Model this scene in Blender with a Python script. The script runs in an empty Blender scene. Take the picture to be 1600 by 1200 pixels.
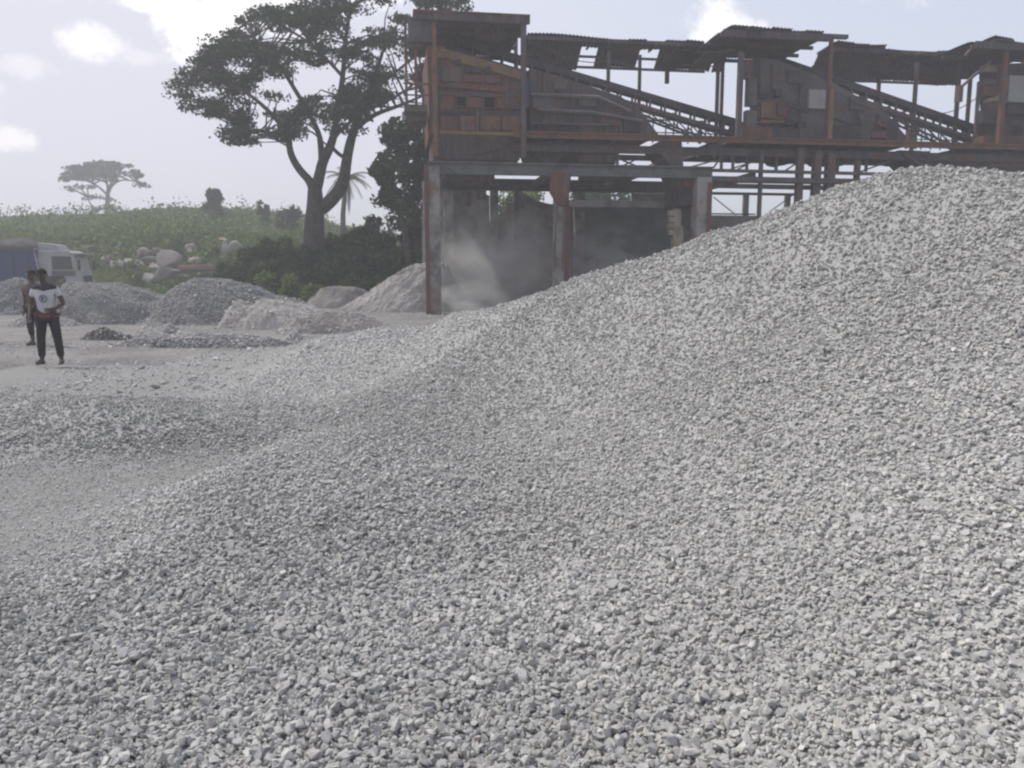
import bpy, bmesh, math, random
import numpy as np
from mathutils import Vector, Matrix, Euler
R = math.radians
rng = np.random.default_rng(7)
random.seed(7)
scene = bpy.context.scene
COL = scene.collection

# ------------------------------------------------------------------ camera
PITCH = 8.0; FPX = 1256.0; CAMH = 1.70
cam_d = bpy.data.cameras.new('camera'); cam = bpy.data.objects.new('camera', cam_d); COL.objects.link(cam)
cam.location = (0, 0, CAMH); cam.rotation_euler = (R(90 - PITCH), 0, 0)
cam_d.sensor_width = 36; cam_d.lens = 36 * FPX / 1600; cam_d.clip_start = 0.05; cam_d.clip_end = 5000
scene.camera = cam
# ------------------------------------------------------------------ sun, sky, exposure
SUN_EL, SUN_AZ = 56.0, -66.0          # azimuth measured from +Y (ahead) towards +X
sd = Vector((math.sin(R(SUN_AZ)) * math.cos(R(SUN_EL)), math.cos(R(SUN_AZ)) * math.cos(R(SUN_EL)), math.sin(R(SUN_EL))))
sl = bpy.data.lights.new('sun', 'SUN'); sl.energy = 2.0; sl.angle = R(4); sl.color = (1.0, .96, .89)
so = bpy.data.objects.new('sun', sl); COL.objects.link(so); so.rotation_euler = (-sd).to_track_quat('-Z', 'Y').to_euler(); so.location = (-60, 40, 90)
world = bpy.data.worlds.new('World'); scene.world = world; world.use_nodes = True
wt = world.node_tree; wt.nodes.clear()
def wn(t, **k):
    n = wt.nodes.new(t)
    for a, b in k.items(): setattr(n, a, b)
    return n
sky = wn('ShaderNodeTexSky', sky_type='NISHITA', sun_disc=False, sun_elevation=R(SUN_EL), sun_rotation=R(SUN_AZ), altitude=200, air_density=1.0, dust_density=3.0, ozone_density=2.0)
bg = wn('ShaderNodeBackground'); wo = wn('ShaderNodeOutputWorld')
hs = wn('ShaderNodeHueSaturation'); hs.inputs['Saturation'].default_value = .52; hs.inputs['Value'].default_value = 1.0
wt.links.new(sky.outputs[0], hs.inputs['Color'])
tint = wn('ShaderNodeMix', data_type='RGBA', blend_type='MULTIPLY'); tint.inputs[0].default_value = 1.0; tint.inputs[7].default_value = (1.0, .99, 1.025, 1)
spl = wn('ShaderNodeSeparateColor'); cmb = wn('ShaderNodeCombineColor'); wt.links.new(hs.outputs[0], spl.inputs[0])
for i_, lim in enumerate((3.45, 3.48, 3.85)):        # hazy air evens out the glare round the sun
    sm = wn('ShaderNodeMath', operation='SMOOTH_MIN'); sm.inputs[1].default_value = lim; sm.inputs[2].default_value = 1.6; wt.links.new(spl.outputs[i_], sm.inputs[0]); wt.links.new(sm.outputs[0], cmb.inputs[i_])
wt.links.new(cmb.outputs[0], tint.inputs[6])
# clouds: small cumulus puffs at infinity, direction -> noise-broken blobs
tc = wn('ShaderNodeTexCoord')
cn = wn('ShaderNodeTexNoise'); cn.inputs['Scale'].default_value = 24; cn.inputs['Detail'].default_value = 7; cn.inputs['Roughness'].default_value = .7
wt.links.new(tc.outputs['Generated'], cn.inputs['Vector'])
def pix_dir(u, v):
    x = (u - 800) / FPX; zz = -(v - 600) / FPX; c, s = math.cos(R(PITCH)), math.sin(R(PITCH))
    return Vector((x, c + zz * s, zz * c - s))
acc = None
for (u, v, ru, rv, amp) in [(150, 68, 44, 24, .6), (320, 42, 75, 42, 1.0), (390, 22, 90, 34, 1.0), (235, 6, 48, 17, .9), (460, 10, 80, 40, .8), (1120, 42, 44, 38, .75), (1155, 46, 34, 26, .6), (8, 218, 40, 16, .6),
                            (35, 105, 45, 16, .3), (220, 88, 40, 10, .25), (560, -60, 200, 50, .7), (-200, 120, 120, 30, .7), (1500, -80, 150, 40, .5), (1900, 150, 120, 35, .5), (-400, -60, 160, 60, .7)]:
    d = pix_dir(u, v).normalized()
    sx = wn('ShaderNodeVectorMath', operation='SUBTRACT'); sx.inputs[1].default_value = d; wt.links.new(tc.outputs['Generated'], sx.inputs[0])
    mu = wn('ShaderNodeVectorMath', operation='MULTIPLY'); mu.inputs[1].default_value = (FPX / ru, FPX / ru, FPX / rv); wt.links.new(sx.outputs[0], mu.inputs[0])
    ln = wn('ShaderNodeVectorMath', operation='LENGTH'); wt.links.new(mu.outputs[0], ln.inputs[0])
    ns = wn('ShaderNodeMath', operation='MULTIPLY_ADD'); ns.inputs[1].default_value = 3.2; wt.links.new(cn.outputs['Fac'], ns.inputs[0]); wt.links.new(ln.outputs['Value'], ns.inputs[2])
    mr = wn('ShaderNodeMapRange'); mr.inputs['From Min'].default_value = 2.75; mr.inputs['From Max'].default_value = 1.9; mr.inputs['To Max'].default_value = amp; mr.interpolation_type = 'SMOOTHSTEP'
    wt.links.new(ns.outputs[0], mr.inputs['Value'])
    if acc is None: acc = mr.outputs[0]
    else:
        mx = wn('ShaderNodeMath', operation='MAXIMUM'); wt.links.new(acc, mx.inputs[0]); wt.links.new(mr.outputs[0], mx.inputs[1]); acc = mx.outputs[0]
cm = wn('ShaderNodeMix', data_type='RGBA'); wt.links.new(acc, cm.inputs[0]); wt.links.new(tint.outputs[2], cm.inputs[6]); cm.inputs[7].default_value = (5.8, 5.6, 5.6, 1)
wt.links.new(cm.outputs[2], bg.inputs['Color']); bg.inputs['Strength'].default_value = 0.15
wt.links.new(bg.outputs[0], wo.inputs['Surface'])
scene.view_settings.view_transform = 'Standard'; scene.view_settings.look = 'None'; scene.view_settings.exposure = 0.63; scene.view_settings.gamma = 1
scene.render.engine = 'CYCLES'
scene.cycles.use_denoising = True
scene.cycles.max_bounces = 6; scene.cycles.volume_bounces = 1; scene.cycles.transparent_max_bounces = 8
scene.cycles.filter_width = 2.3

# ------------------------------------------------------------------ helpers
def pix_at(u, v, Y):                       # the point seen at (u, v) that stands Y metres ahead
    d = pix_dir(u, v); t = Y / d.y
    return Vector((d.x * t, Y, CAMH + d.z * t))
def tag(o, label=None, cat=None, group=None, kind=None):
    if label: o['label'] = label
    if cat: o['category'] = cat
    if group: o['group'] = group
    if kind: o['kind'] = kind
    return o
def empty(name, loc, rz=0):
    o = bpy.data.objects.new(name, None); COL.objects.link(o); o.location = loc; o.rotation_euler = (0, 0, rz); o.empty_display_size = .3
    return o
def np_mesh(name, V, F, mat, parent=None, smooth=False):
    me = bpy.data.meshes.new(name); V = np.asarray(V, dtype=np.float32); F = np.asarray(F, dtype=np.int32)
    k = F.shape[1]
    me.vertices.add(len(V)); me.vertices.foreach_set('co', V.ravel())
    me.loops.add(F.size); me.loops.foreach_set('vertex_index', F.ravel())
    me.polygons.add(len(F)); me.polygons.foreach_set('loop_start', np.arange(0, F.size, k, dtype=np.int32))
    me.update(calc_edges=True)
    if smooth: me.polygons.foreach_set('use_smooth', np.ones(len(F), dtype=bool))
    if mat: me.materials.append(mat)
    o = bpy.data.objects.new(name, me); COL.objects.link(o)
    if parent: o.parent = parent
    return o
class MB:
    def __init__(s): s.V = []; s.F = []
    def add(s, V, F):
        b = len(s.V); s.V += [tuple(v) for v in V]; s.F += [tuple(i + b for i in f) for f in F]; return s
    def box(s, x0, x1, y0, y1, z0, z1):
        return s.add([(x0, y0, z0), (x1, y0, z0), (x1, y1, z0), (x0, y1, z0), (x0, y0, z1), (x1, y0, z1), (x1, y1, z1), (x0, y1, z1)],
                     [(0, 3, 2, 1), (4, 5, 6, 7), (0, 1, 5, 4), (1, 2, 6, 5), (2, 3, 7, 6), (3, 0, 4, 7)])
    def bar(s, p, q, w, h=None, up=(0, 0, 1)):   # rectangular bar between two points
        p, q = Vector(p), Vector(q); h = h or w; d = (q - p).normalized(); up = Vector(up)
        if abs(d.dot(up)) > .98: up = Vector((0, 1, 0))
        a = d.cross(up).normalized() * w / 2; b = a.cross(d).normalized() * h / 2
        P = [p - a - b, p + a - b, p + a + b, p - a + b, q - a - b, q + a - b, q + a + b, q - a + b]
        return s.add(P, [(0, 1, 2, 3), (4, 7, 6, 5), (0, 4, 5, 1), (1, 5, 6, 2), (2, 6, 7, 3), (3, 7, 4, 0)])
    def tube(s, pts, rad, n=8):
        pts = [Vector(p) for p in pts]; rad = rad if hasattr(rad, '__len__') else [rad] * len(pts)
        V = []; F = []; ref = Vector((.13, .97, .2))
        for i, p in enumerate(pts):
            d = (pts[min(i + 1, len(pts) - 1)] - pts[max(i - 1, 0)]).normalized()
            a = d.cross(ref); a = a.normalized() if a.length > .05 else d.cross(Vector((1, 0, 0))).normalized()
            b = d.cross(a)
            for k in range(n):
                t = 2 * math.pi * k / n; V.append(p + (a * math.cos(t) + b * math.sin(t)) * rad[i])
        for i in range(len(pts) - 1):
            for k in range(n):
                F.append((i * n + k, i * n + (k + 1) % n, (i + 1) * n + (k + 1) % n, (i + 1) * n + k))
        F.append(tuple(range(n))[::-1]); F.append(tuple((len(pts) - 1) * n + k for k in range(n)))
        return s.add(V, F)
    def prism(s, poly, y0, y1):                 # polygon in XZ pushed along Y
        n = len(poly); V = [(x, y0, z) for x, z in poly] + [(x, y1, z) for x, z in poly]
        return s.add(V, [tuple(range(n)), tuple(range(2 * n - 1, n - 1, -1))] + [(i, i + n, (i + 1) % n + n, (i + 1) % n) for i in range(n)])
    def build(s, name, mat, parent=None, org=(0, 0, 0), smooth=False, bevel=0):
        me = bpy.data.meshes.new(name); ox, oy, oz = org
        me.from_pydata([(v[0] - ox, v[1] - oy, v[2] - oz) for v in s.V], [], s.F)
        bm = bmesh.new(); bm.from_mesh(me); bmesh.ops.recalc_face_normals(bm, faces=bm.faces); bm.to_mesh(me); bm.free()
        if smooth: me.polygons.foreach_set('use_smooth', [True] * len(me.polygons))
        me.materials.append(mat); o = bpy.data.objects.new(name, me); COL.objects.link(o)
        if parent: o.parent = parent
        if bevel:
            m = o.modifiers.new('b', 'BEVEL'); m.width = bevel; m.segments = 2; m.limit_method = 'ANGLE'
        return o
def _h(ix, iy, s):
    n = (ix.astype(np.int64) * 374761393 + iy.astype(np.int64) * 668265263 + s * 974634777) & 0xffffffff
    n = ((n ^ (n >> 13)) * 1274126177) & 0xffffffff
    return ((n ^ (n >> 16)) & 0xffff) / 65535.0
def vnoise(x, y, s=0):
    ix = np.floor(x).astype(np.int64); iy = np.floor(y).astype(np.int64); fx = x - ix; fy = y - iy
    fx = fx * fx * (3 - 2 * fx); fy = fy * fy * (3 - 2 * fy)
    a = _h(ix, iy, s); b = _h(ix + 1, iy, s); c = _h(ix, iy + 1, s); d = _h(ix + 1, iy + 1, s)
    return (a + (b - a) * fx) * (1 - fy) + (c + (d - c) * fx) * fy
def fbm(x, y, s=0, o=4):
    t = 0; a = .5; k = 1
    for i in range(o): t = t + a * (vnoise(x * k, y * k, s + i * 17) - .5); a *= .5; k *= 2.03
    return t * 2
def sstep(a, b, x):
    t = np.clip((x - a) / (b - a), 0, 1); return t * t * (3 - 2 * t)

# ------------------------------------------------------------------ materials
def mat(name, base, rough=.9, var=None, vscale=3, bump=0, bscale=20, metal=0, var2=None, v2scale=.8, thr=(.45, .62), spec=.3, detail=6, settle=0):
    m = bpy.data.materials.new(name); m.use_nodes = True; t = m.node_tree; b = t.nodes['Principled BSDF']
    b.inputs['Roughness'].default_value = rough; b.inputs['Metallic'].default_value = metal; b.inputs['Specular IOR Level'].default_value = spec
    c = t.nodes.new('ShaderNodeTexCoord'); out = None
    def mixin(prev, col, sc, lo, hi, seed):
        n = t.nodes.new('ShaderNodeTexNoise'); n.inputs['Scale'].default_value = sc; n.inputs['Detail'].default_value = detail; n.inputs['Roughness'].default_value = .65
        mp = t.nodes.new('ShaderNodeMapping'); mp.inputs['Location'].default_value = (seed, seed * 2, seed * 3); t.links.new(c.outputs['Object'], mp.inputs[0]); t.links.new(mp.outputs[0], n.inputs['Vector'])
        r = t.nodes.new('ShaderNodeMapRange'); r.inputs['From Min'].default_value = lo; r.inputs['From Max'].default_value = hi; t.links.new(n.outputs['Fac'], r.inputs['Value'])
        x = t.nodes.new('ShaderNodeMix'); x.data_type = 'RGBA'; t.links.new(r.outputs[0], x.inputs[0])
        if isinstance(prev, tuple): x.inputs[6].default_value = (*prev, 1)
        else: t.links.new(prev, x.inputs[6])
        x.inputs[7].default_value = (*col, 1); return x.outputs[2]
    prev = tuple(base)
    if var: prev = mixin(prev, var, vscale, thr[0], thr[1], 3.1)
    if var2: prev = mixin(prev, var2, v2scale, .5, .66, 9.7)
    if settle:                                   # dust lying on every face that looks up
        g = t.nodes.new('ShaderNodeNewGeometry'); s_ = t.nodes.new('ShaderNodeSeparateXYZ'); t.links.new(g.outputs['Normal'], s_.inputs[0]); r_ = t.nodes.new('ShaderNodeMapRange'); r_.inputs['From Min'].default_value = .45; r_.inputs['From Max'].default_value = .9; r_.inputs['To Max'].default_value = settle; t.links.new(s_.outputs['Z'], r_.inputs['Value'])
        x_ = t.nodes.new('ShaderNodeMix'); x_.data_type = 'RGBA'; t.links.new(r_.outputs[0], x_.inputs[0]); t.links.new(prev, x_.inputs[6]); x_.inputs[7].default_value = (.26, .25, .235, 1); prev = x_.outputs[2]
        st = t.nodes.new('ShaderNodeTexNoise'); st.inputs['Scale'].default_value = 5; st.inputs['Detail'].default_value = 4; mp_ = t.nodes.new('ShaderNodeMapping'); mp_.inputs['Scale'].default_value = (1.6, 1.6, .12); t.links.new(c.outputs['Object'], mp_.inputs[0]); t.links.new(mp_.outputs[0], st.inputs['Vector'])
        q_ = t.nodes.new('ShaderNodeMapRange'); q_.inputs['From Min'].default_value = .5; q_.inputs['From Max'].default_value = .75; q_.inputs['To Max'].default_value = .55; t.links.new(st.outputs['Fac'], q_.inputs['Value'])
        y_ = t.nodes.new('ShaderNodeMix'); y_.data_type = 'RGBA'; t.links.new(q_.outputs[0], y_.inputs[0]); t.links.new(prev, y_.inputs[6]); y_.inputs[7].default_value = (.17, .15, .145, 1); prev = y_.outputs[2]
    if isinstance(prev, tuple): b.inputs['Base Color'].default_value = (*prev, 1)
    else: t.links.new(prev, b.inputs['Base Color'])
    if bump:
        n = t.nodes.new('ShaderNodeTexNoise'); n.inputs['Scale'].default_value = bscale; n.inputs['Detail'].default_value = 5; t.links.new(c.outputs['Object'], n.inputs['Vector'])
        bu = t.nodes.new('ShaderNodeBump'); bu.inputs['Strength'].default_value = bump; bu.inputs['Distance'].default_value = .05; t.links.new(n.outputs['Fac'], bu.inputs['Height']); t.links.new(bu.outputs[0], b.inputs['Normal'])
    return m
M = {}
M['rust'] = mat('rusty_steel', (.135, .058, .038), .85, (.08, .058, .055), 1.6, .3, 12, var2=(.19, .078, .04), v2scale=.9, settle=.8)
M['rust_red'] = mat('red_rust', (.17, .06, .042), .85, (.10, .065, .055), 2.5, .3, 15, settle=.8)
M['rust_or'] = mat('orange_rust', (.19, .095, .05), .8, (.11, .07, .052), 2.2, .3, 15, settle=.8)
M['ochre'] = mat('ochre_skirt', (.22, .14, .055), .85, (.16, .09, .05), 2.0, .2, 15, settle=.8)
M['steel'] = mat('dusty_steel', (.075, .068, .07), .8, (.12, .10, .095), 1.8, .25, 14, var2=(.13, .065, .04), v2scale=.7, settle=.8)
M['dark'] = mat('dark_steel', (.035, .033, .037), .75, (.07, .06, .06), 2.0, .2, 12)
M['sheet'] = mat('weathered_sheet', (.09, .073, .07), .8, (.06, .049, .049), 1.2, .1, 12, var2=(.15, .085, .055), v2scale=.6, settle=.8)
M['dusty'] = mat('dust_coated_plate', (.125, .118, .116), .9, (.075, .07, .07), .9, .15, 10, var2=(.12, .07, .045), v2scale=1.1, settle=.8)
M['concrete'] = mat('stained_concrete', (.30, .285, .265), .95, (.13, .12, .115), 1.4, .3, 18, var2=(.18, .10, .07), v2scale=.7)
M['girder'] = mat('grey_green_girder', (.15, .155, .15), .8, (.09, .09, .09), 1.5, .2, 14, settle=.8)
M['wall'] = mat('dusty_block_wall', (.36, .35, .335), .95, (.20, .198, .19), .8, .25, 8)
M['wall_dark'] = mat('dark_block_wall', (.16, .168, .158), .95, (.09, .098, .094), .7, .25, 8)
M['tan'] = mat('tan_block', (.36, .31, .23), .95, (.24, .2, .16), 2, .3, 14)
M['bark'] = mat('bark', (.085, .07, .062), .95, (.045, .038, .035), 3, .6, 9)
M['rubber'] = mat('belt_rubber', (.03, .03, .033), .8, (.06, .058, .058), 2, .1, 10)
def foliage_mat(name, a, b, tr=.18):
    m = bpy.data.materials.new(name); m.use_nodes = True; t = m.node_tree; t.nodes.clear()
    o = t.nodes.new('ShaderNodeOutputMaterial'); d = t.nodes.new('ShaderNodeBsdfDiffuse'); l = t.nodes.new('ShaderNodeBsdfTranslucent'); x = t.nodes.new('ShaderNodeMixShader'); x.inputs[0].default_value = tr
    g = t.nodes.new('ShaderNodeNewGeometry'); c = t.nodes.new('ShaderNodeMix'); c.data_type = 'RGBA'; c.inputs[6].default_value = (*a, 1); c.inputs[7].default_value = (*b, 1)
    t.links.new(g.outputs['Random Per Island'], c.inputs[0]); t.links.new(c.outputs[2], d.inputs[0]); t.links.new(c.outputs[2], l.inputs[0])
    t.links.new(d.outputs[0], x.inputs[1]); t.links.new(l.outputs[0], x.inputs[2]); t.links.new(x.outputs[0], o.inputs[0]); return m
M['leaf'] = foliage_mat('dark_leaves', (.022, .036, .022), (.075, .095, .045))
M['leaf2'] = foliage_mat('broad_leaves', (.035, .06, .03), (.08, .105, .05))
M['leaf3'] = foliage_mat('bush_leaves', (.03, .055, .022), (.10, .14, .05))
M['hillgreen'] = foliage_mat('hill_scrub_leaves', (.09, .13, .04), (.21, .26, .09))
M['grass'] = foliage_mat('yellow_green_grass', (.14, .18, .06), (.26, .30, .11))

def leaves(cent, rad, n, size, seed=0, flat=.7, elong=1.8, shell=.35):
    """Leaf faces round the given clump centres: diamond quads folded at random."""
    r = np.random.default_rng(seed); cent = np.asarray(cent, float); rad = np.asarray(rad, float)
    if rad.ndim == 1: rad = np.stack([rad, rad, rad * flat], 1)
    C = np.repeat(cent, n, 0); Rr = np.repeat(rad, n, 0); N = len(C)
    d = r.normal(size=(N, 3)); d /= np.linalg.norm(d, axis=1, keepdims=True)
    P = C + d * Rr * (shell + (1 - shell) * r.random((N, 1)) ** .6) * (.75 + .5 * r.random((N, 1)))
    a = r.normal(size=(N, 3)); a /= np.linalg.norm(a, axis=1, keepdims=True)
    b = np.cross(a, r.normal(size=(N, 3))); b /= np.linalg.norm(b, axis=1, keepdims=True)
    s = size * (.6 + .8 * r.random((N, 1)))
    V = np.stack([P - a * s * elong / 2, P + b * s * .5, P + a * s * elong / 2, P - b * s * .5], 1).reshape(-1, 3)
    F = np.arange(4 * N).reshape(-1, 4)
    return V, F

# ------------------------------------------------------------------ the near heap: control points (pixel, distance ahead) of its surface
CP = []
def cp(u, v, Y): p = pix_at(u, v, Y); CP.append((p.x, p.y, p.z)); return p
crest = [(1750, 320, 4.5), (1600, 287, 5.0), (1500, 276, 5.3), (1400, 270, 5.6), (1300, 298, 5.9), (1200, 336, 6.3), (1100, 367, 6.8), (1000, 406, 7.3), (900, 435, 7.9), (800, 470, 8.5), (700, 495, 9.4), (600, 513, 10.4), (500, 527, 11.3), (400, 545, 12.2), (320, 560, 13.0)]
CR = [cp(*c) for c in crest]
for i in range(len(CR)):
    a = CR[max(i - 1, 0)]; b = CR[min(i + 1, len(CR) - 1)]; t = Vector((b.x - a.x, b.y - a.y, 0)).normalized(); nrm = Vector((t.y, -t.x, 0))
    if nrm.y < 0: nrm = -nrm
    for s, dz in ((.5, .12), (1.4, .8), (2.4, 1.5), (3.6, 2.3), (5, 3)):
        q = CR[i] + nrm * s; CP.append((q.x, q.y, max(-.02, CR[i].z - dz * (1 if i > 1 else .6))))
for c in [(1600, 500, 3.95), (1600, 800, 2.75), (1600, 1200, 1.78), (1400, 500, 4.5), (1400, 800, 3.05), (1400, 1200, 1.92), (1400, 350, 5.25), (1200, 430, 5.7), (1200, 550, 4.85), (1200, 700, 3.95), (1200, 900, 3.0), (1200, 1200, 2.1),
          (1000, 500, 6.4), (1000, 620, 5.4), (1000, 750, 4.35), (1000, 950, 3.2), (1000, 1200, 2.28), (800, 550, 7.5), (800, 640, 6.5), (800, 750, 5.2), (800, 900, 3.9), (800, 1200, 2.42),
          (640, 560, 9.2), (600, 620, 7.5), (450, 690, 6.1), (300, 770, 5.15), (210, 880, 4.2), (620, 690, 6.0), (600, 780, 4.95), (450, 830, 4.5), (600, 1000, 3.3), (600, 1200, 2.5),
          (400, 1000, 3.4), (400, 1200, 2.52), (100, 1040, 3.3), (100, 1200, 2.55), (500, 600, 9.4), (400, 590, 10.6), (430, 625, 8.9),
          (150, 622, 7.9), (-100, 622, 7.9), (-400, 625, 7.9), (320, 632, 8.3), (1900, 500, 3.6), (1900, 900, 2.3), (1900, 1200, 1.7), (1900, 350, 4.2)]: cp(*c)
for (x, y, z) in [(-4.3, 6.5, .0), (-3, 6.45, .02), (-2.4, 6.4, .05), (-7, 6.5, 0), (-3, 5.4, 0), (-4.5, 5, 0), (-7, 5, 0), (-2.4, 4.8, .02), (-2.6, 4.2, .02), (-3.5, 3.6, .02), (-6, 3, 0), (-2, 2, 0), (-1, 1, .0), (0, .5, .05), (1, .6, .25), (2, .8, .5), (3, 1.2, .9), (3.8, 2.5, 1.5), (4.6, 4.2, 2.15),
                  (-5, 9.2, .2), (-6.5, 9.4, .2), (-8.5, 9.4, .2), (-5, 11, .03), (-7, 11.5, 0), (-9, 12, 0), (-6, 14, 0), (-9, 14, 0), (-2, 0, 0), (0, -.6, 0), (2.5, -.5, .4), (-9, 8, .4), (-9, 6, 0), (-9, 3, 0), (-4.2, 8.0, .43),
                  (5.2, 2.5, 1.3), (6, 4, 1.6), (6.5, 6, 1.2), (5, 7.5, .9)]: CP.append((x, y, z))
CP = np.array(CP)
def _phi(r2): return np.where(r2 > 0, .5 * r2 * np.log(np.maximum(r2, 1e-12)), 0)
_n = len(CP); _K = _phi(((CP[:, None, :2] - CP[None, :, :2]) ** 2).sum(-1)) + np.eye(_n) * .004
_P = np.hstack([np.ones((_n, 1)), CP[:, :2]]); _A = np.block([[_K, _P], [_P.T, np.zeros((3, 3))]])
_w = np.linalg.solve(_A, np.concatenate([CP[:, 2], np.zeros(3)]))
def tps(x, y):
    sh = x.shape; x = x.ravel(); y = y.ravel(); out = _w[_n] + _w[_n + 1] * x + _w[_n + 2] * y
    for i in range(_n): out = out + _w[i] * _phi((x - CP[i, 0]) ** 2 + (y - CP[i, 1]) ** 2)
    return out.reshape(sh)
XR, XL, YF, YN = 6.6, -9.5, 15.5, -1.0
def near_h(x, y):
    z = tps(x, y)
    z = np.clip(z, -.05, 3)
    z = z + .035 * fbm(x * 1.3, y * 1.3, 3, 4) * np.clip(.4 + z, 0.4, 1.6) + .02 * fbm(x * 5, y * 5, 9, 3)
    e = np.minimum(np.minimum(sstep(XR, XR - 1.2, x), sstep(XL, XL + 1.5, x)), np.minimum(sstep(YF, YF - 1.5, y), sstep(YN, YN + .8, y)))
    return z * e - (1 - e) * .08
def pebbly(x, y, z):
    """1 where the loose stone lies thick, 0 where the yard is only fine dust."""
    n = fbm(x * .9, y * .9, 31, 4); n2 = fbm(x * 3.1, y * 3.1, 77, 3)
    m = sstep(-.05, .22, z + .09 * n + .03 * n2)
    near = np.maximum(sstep(5.2, 3.4, y + 1.3 * n + .7 * n2), sstep(-3.3, -1.7, x + 1.3 * n + .6 * n2) * (y < 9))
    return np.clip(np.maximum(m, near) * (1 - .8 * sstep(9.0, 11.0, y - .55 * (x + 5))), 0, 1)
def yard_h(x, y):
    return .05 * fbm(x * .12, y * .12, 5, 4) * sstep(12, 24, y) + .012 * fbm(x * 1.7, y * 1.7, 6, 3)
def hill_h(x, y):
    a = x / np.maximum(y, 20.)                       # direction across
    H = np.interp(a, [-1.4, -.9, -.62, -.50, -.41, -.34, -.28, -.1, .1, .3, 1.2], [6.5, 7.2, 7.4, 7.8, 8.3, 8.3, 7.4, 4.6, 2.0, .0, 0])
    f = .50 * sstep(50, 66, y) + .50 * sstep(66, 100, y)
    return H * f * (1 - .4 * sstep(150, 400, y)) + sstep(52, 75, y) * .9 * fbm(x * .07, y * .07, 40, 4)
def ground_h(x, y): return yard_h(x, y) + hill_h(x, y)
def gh(x, y): return float(ground_h(np.array([float(x)]), np.array([float(y)]))[0])
def hit(u, v, lo=14, hi=200):
    Ys = np.linspace(lo, hi, 2400); d = pix_dir(u, v); X = d.x / d.y * Ys; Z = CAMH + d.z / d.y * Ys; g = ground_h(X, Ys)
    k = np.argmax(Z <= g) if (Z <= g).any() else len(Ys) - 1
    return Vector((X[k], Ys[k], g[k]))

# ground sheet to the horizon (fine near, coarse far)
def spaced(lo, hi, n, c, k):
    t = np.linspace(np.arcsinh((lo - c) / k), np.arcsinh((hi - c) / k), n); return c + k * np.sinh(t)
gx = spaced(-900, 900, 420, -6, 12); gy = spaced(-60, 1100, 460, 14, 10)
GX, GY = np.meshgrid(gx, gy); GZ = ground_h(GX, GY)
nm = sstep(XL, XL + .8, GX) * sstep(XR, XR - .8, GX) * sstep(YN, YN + .5, GY) * sstep(YF, YF - .8, GY)
def grid_faces(nx, ny):
    i = np.arange(nx - 1)[None, :] + nx * np.arange(ny - 1)[:, None]; i = i.ravel(); return np.stack([i, i + 1, i + 1 + nx, i + nx], 1)
def ground_mat():
    m = mat('dusty_yard_ground', (.245, .235, .222), .95, (.165, .158, .15), .6, .7, 4, var2=(.20, .19, .18), v2scale=2.2)
    t = m.node_tree; b = t.nodes['Principled BSDF']; prev = b.inputs['Base Color'].links[0].from_socket
    a = t.nodes.new('ShaderNodeAttribute'); a.attribute_name = 'scrub'; x = t.nodes.new('ShaderNodeMix'); x.data_type = 'RGBA'
    t.links.new(a.outputs['Fac'], x.inputs[0]); t.links.new(prev, x.inputs[6]); x.inputs[7].default_value = (.055, .075, .032, 1)
    v = t.nodes.new('ShaderNodeTexVoronoi'); v.inputs['Scale'].default_value = 22; c = t.nodes.new('ShaderNodeTexCoord'); t.links.new(c.outputs['Object'], v.inputs['Vector'])
    r = t.nodes.new('ShaderNodeMapRange'); r.inputs['From Min'].default_value = 0; r.inputs['From Max'].default_value = 1; r.inputs['To Min'].default_value = .75; r.inputs['To Max'].default_value = 1.12
    s = t.nodes.new('ShaderNodeSeparateColor'); t.links.new(v.outputs['Color'], s.inputs[0]); t.links.new(s.outputs[0], r.inputs['Value'])
    y = t.nodes.new('ShaderNodeMix'); y.data_type = 'RGBA'; y.blend_type = 'MULTIPLY'; y.inputs[0].default_value = .7; t.links.new(x.outputs[2], y.inputs[6]); t.links.new(r.outputs[0], y.inputs[7])
    a2 = t.nodes.new('ShaderNodeAttribute'); a2.attribute_name = 'soil'; w = t.nodes.new('ShaderNodeMix'); w.data_type = 'RGBA'; w.inputs[7].default_value = (.065, .046, .04, 1)
    t.links.new(a2.outputs['Fac'], w.inputs[0]); t.links.new(y.outputs[2], w.inputs[6]); t.links.new(w.outputs[2], b.inputs['Base Color']); return m
gr = np_mesh('ground', np.stack([GX, GY, GZ], -1).reshape(-1, 3), grid_faces(len(gx), len(gy)), ground_mat(), smooth=True); tag(gr, kind='structure')
at = gr.data.attributes.new('scrub', 'FLOAT', 'POINT'); at.data.foreach_set('value', (sstep(45, 51, GY + 8 * fbm(GX * .1, GY * .1, 8))).ravel().astype(np.float32))
at = gr.data.attributes.new('soil', 'FLOAT', 'POINT'); at.data.foreach_set('value', (sstep(56, 60, GY + 3 * fbm(GX * .2, GY * .2, 12)) * sstep(72, 66, GY + 4 * fbm(GX * .15, GY * .15, 13)) * (.5 + .5 * sstep(-.1, .2, fbm(GX * .12, GY * .12, 88)))).ravel().astype(np.float32))

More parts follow.
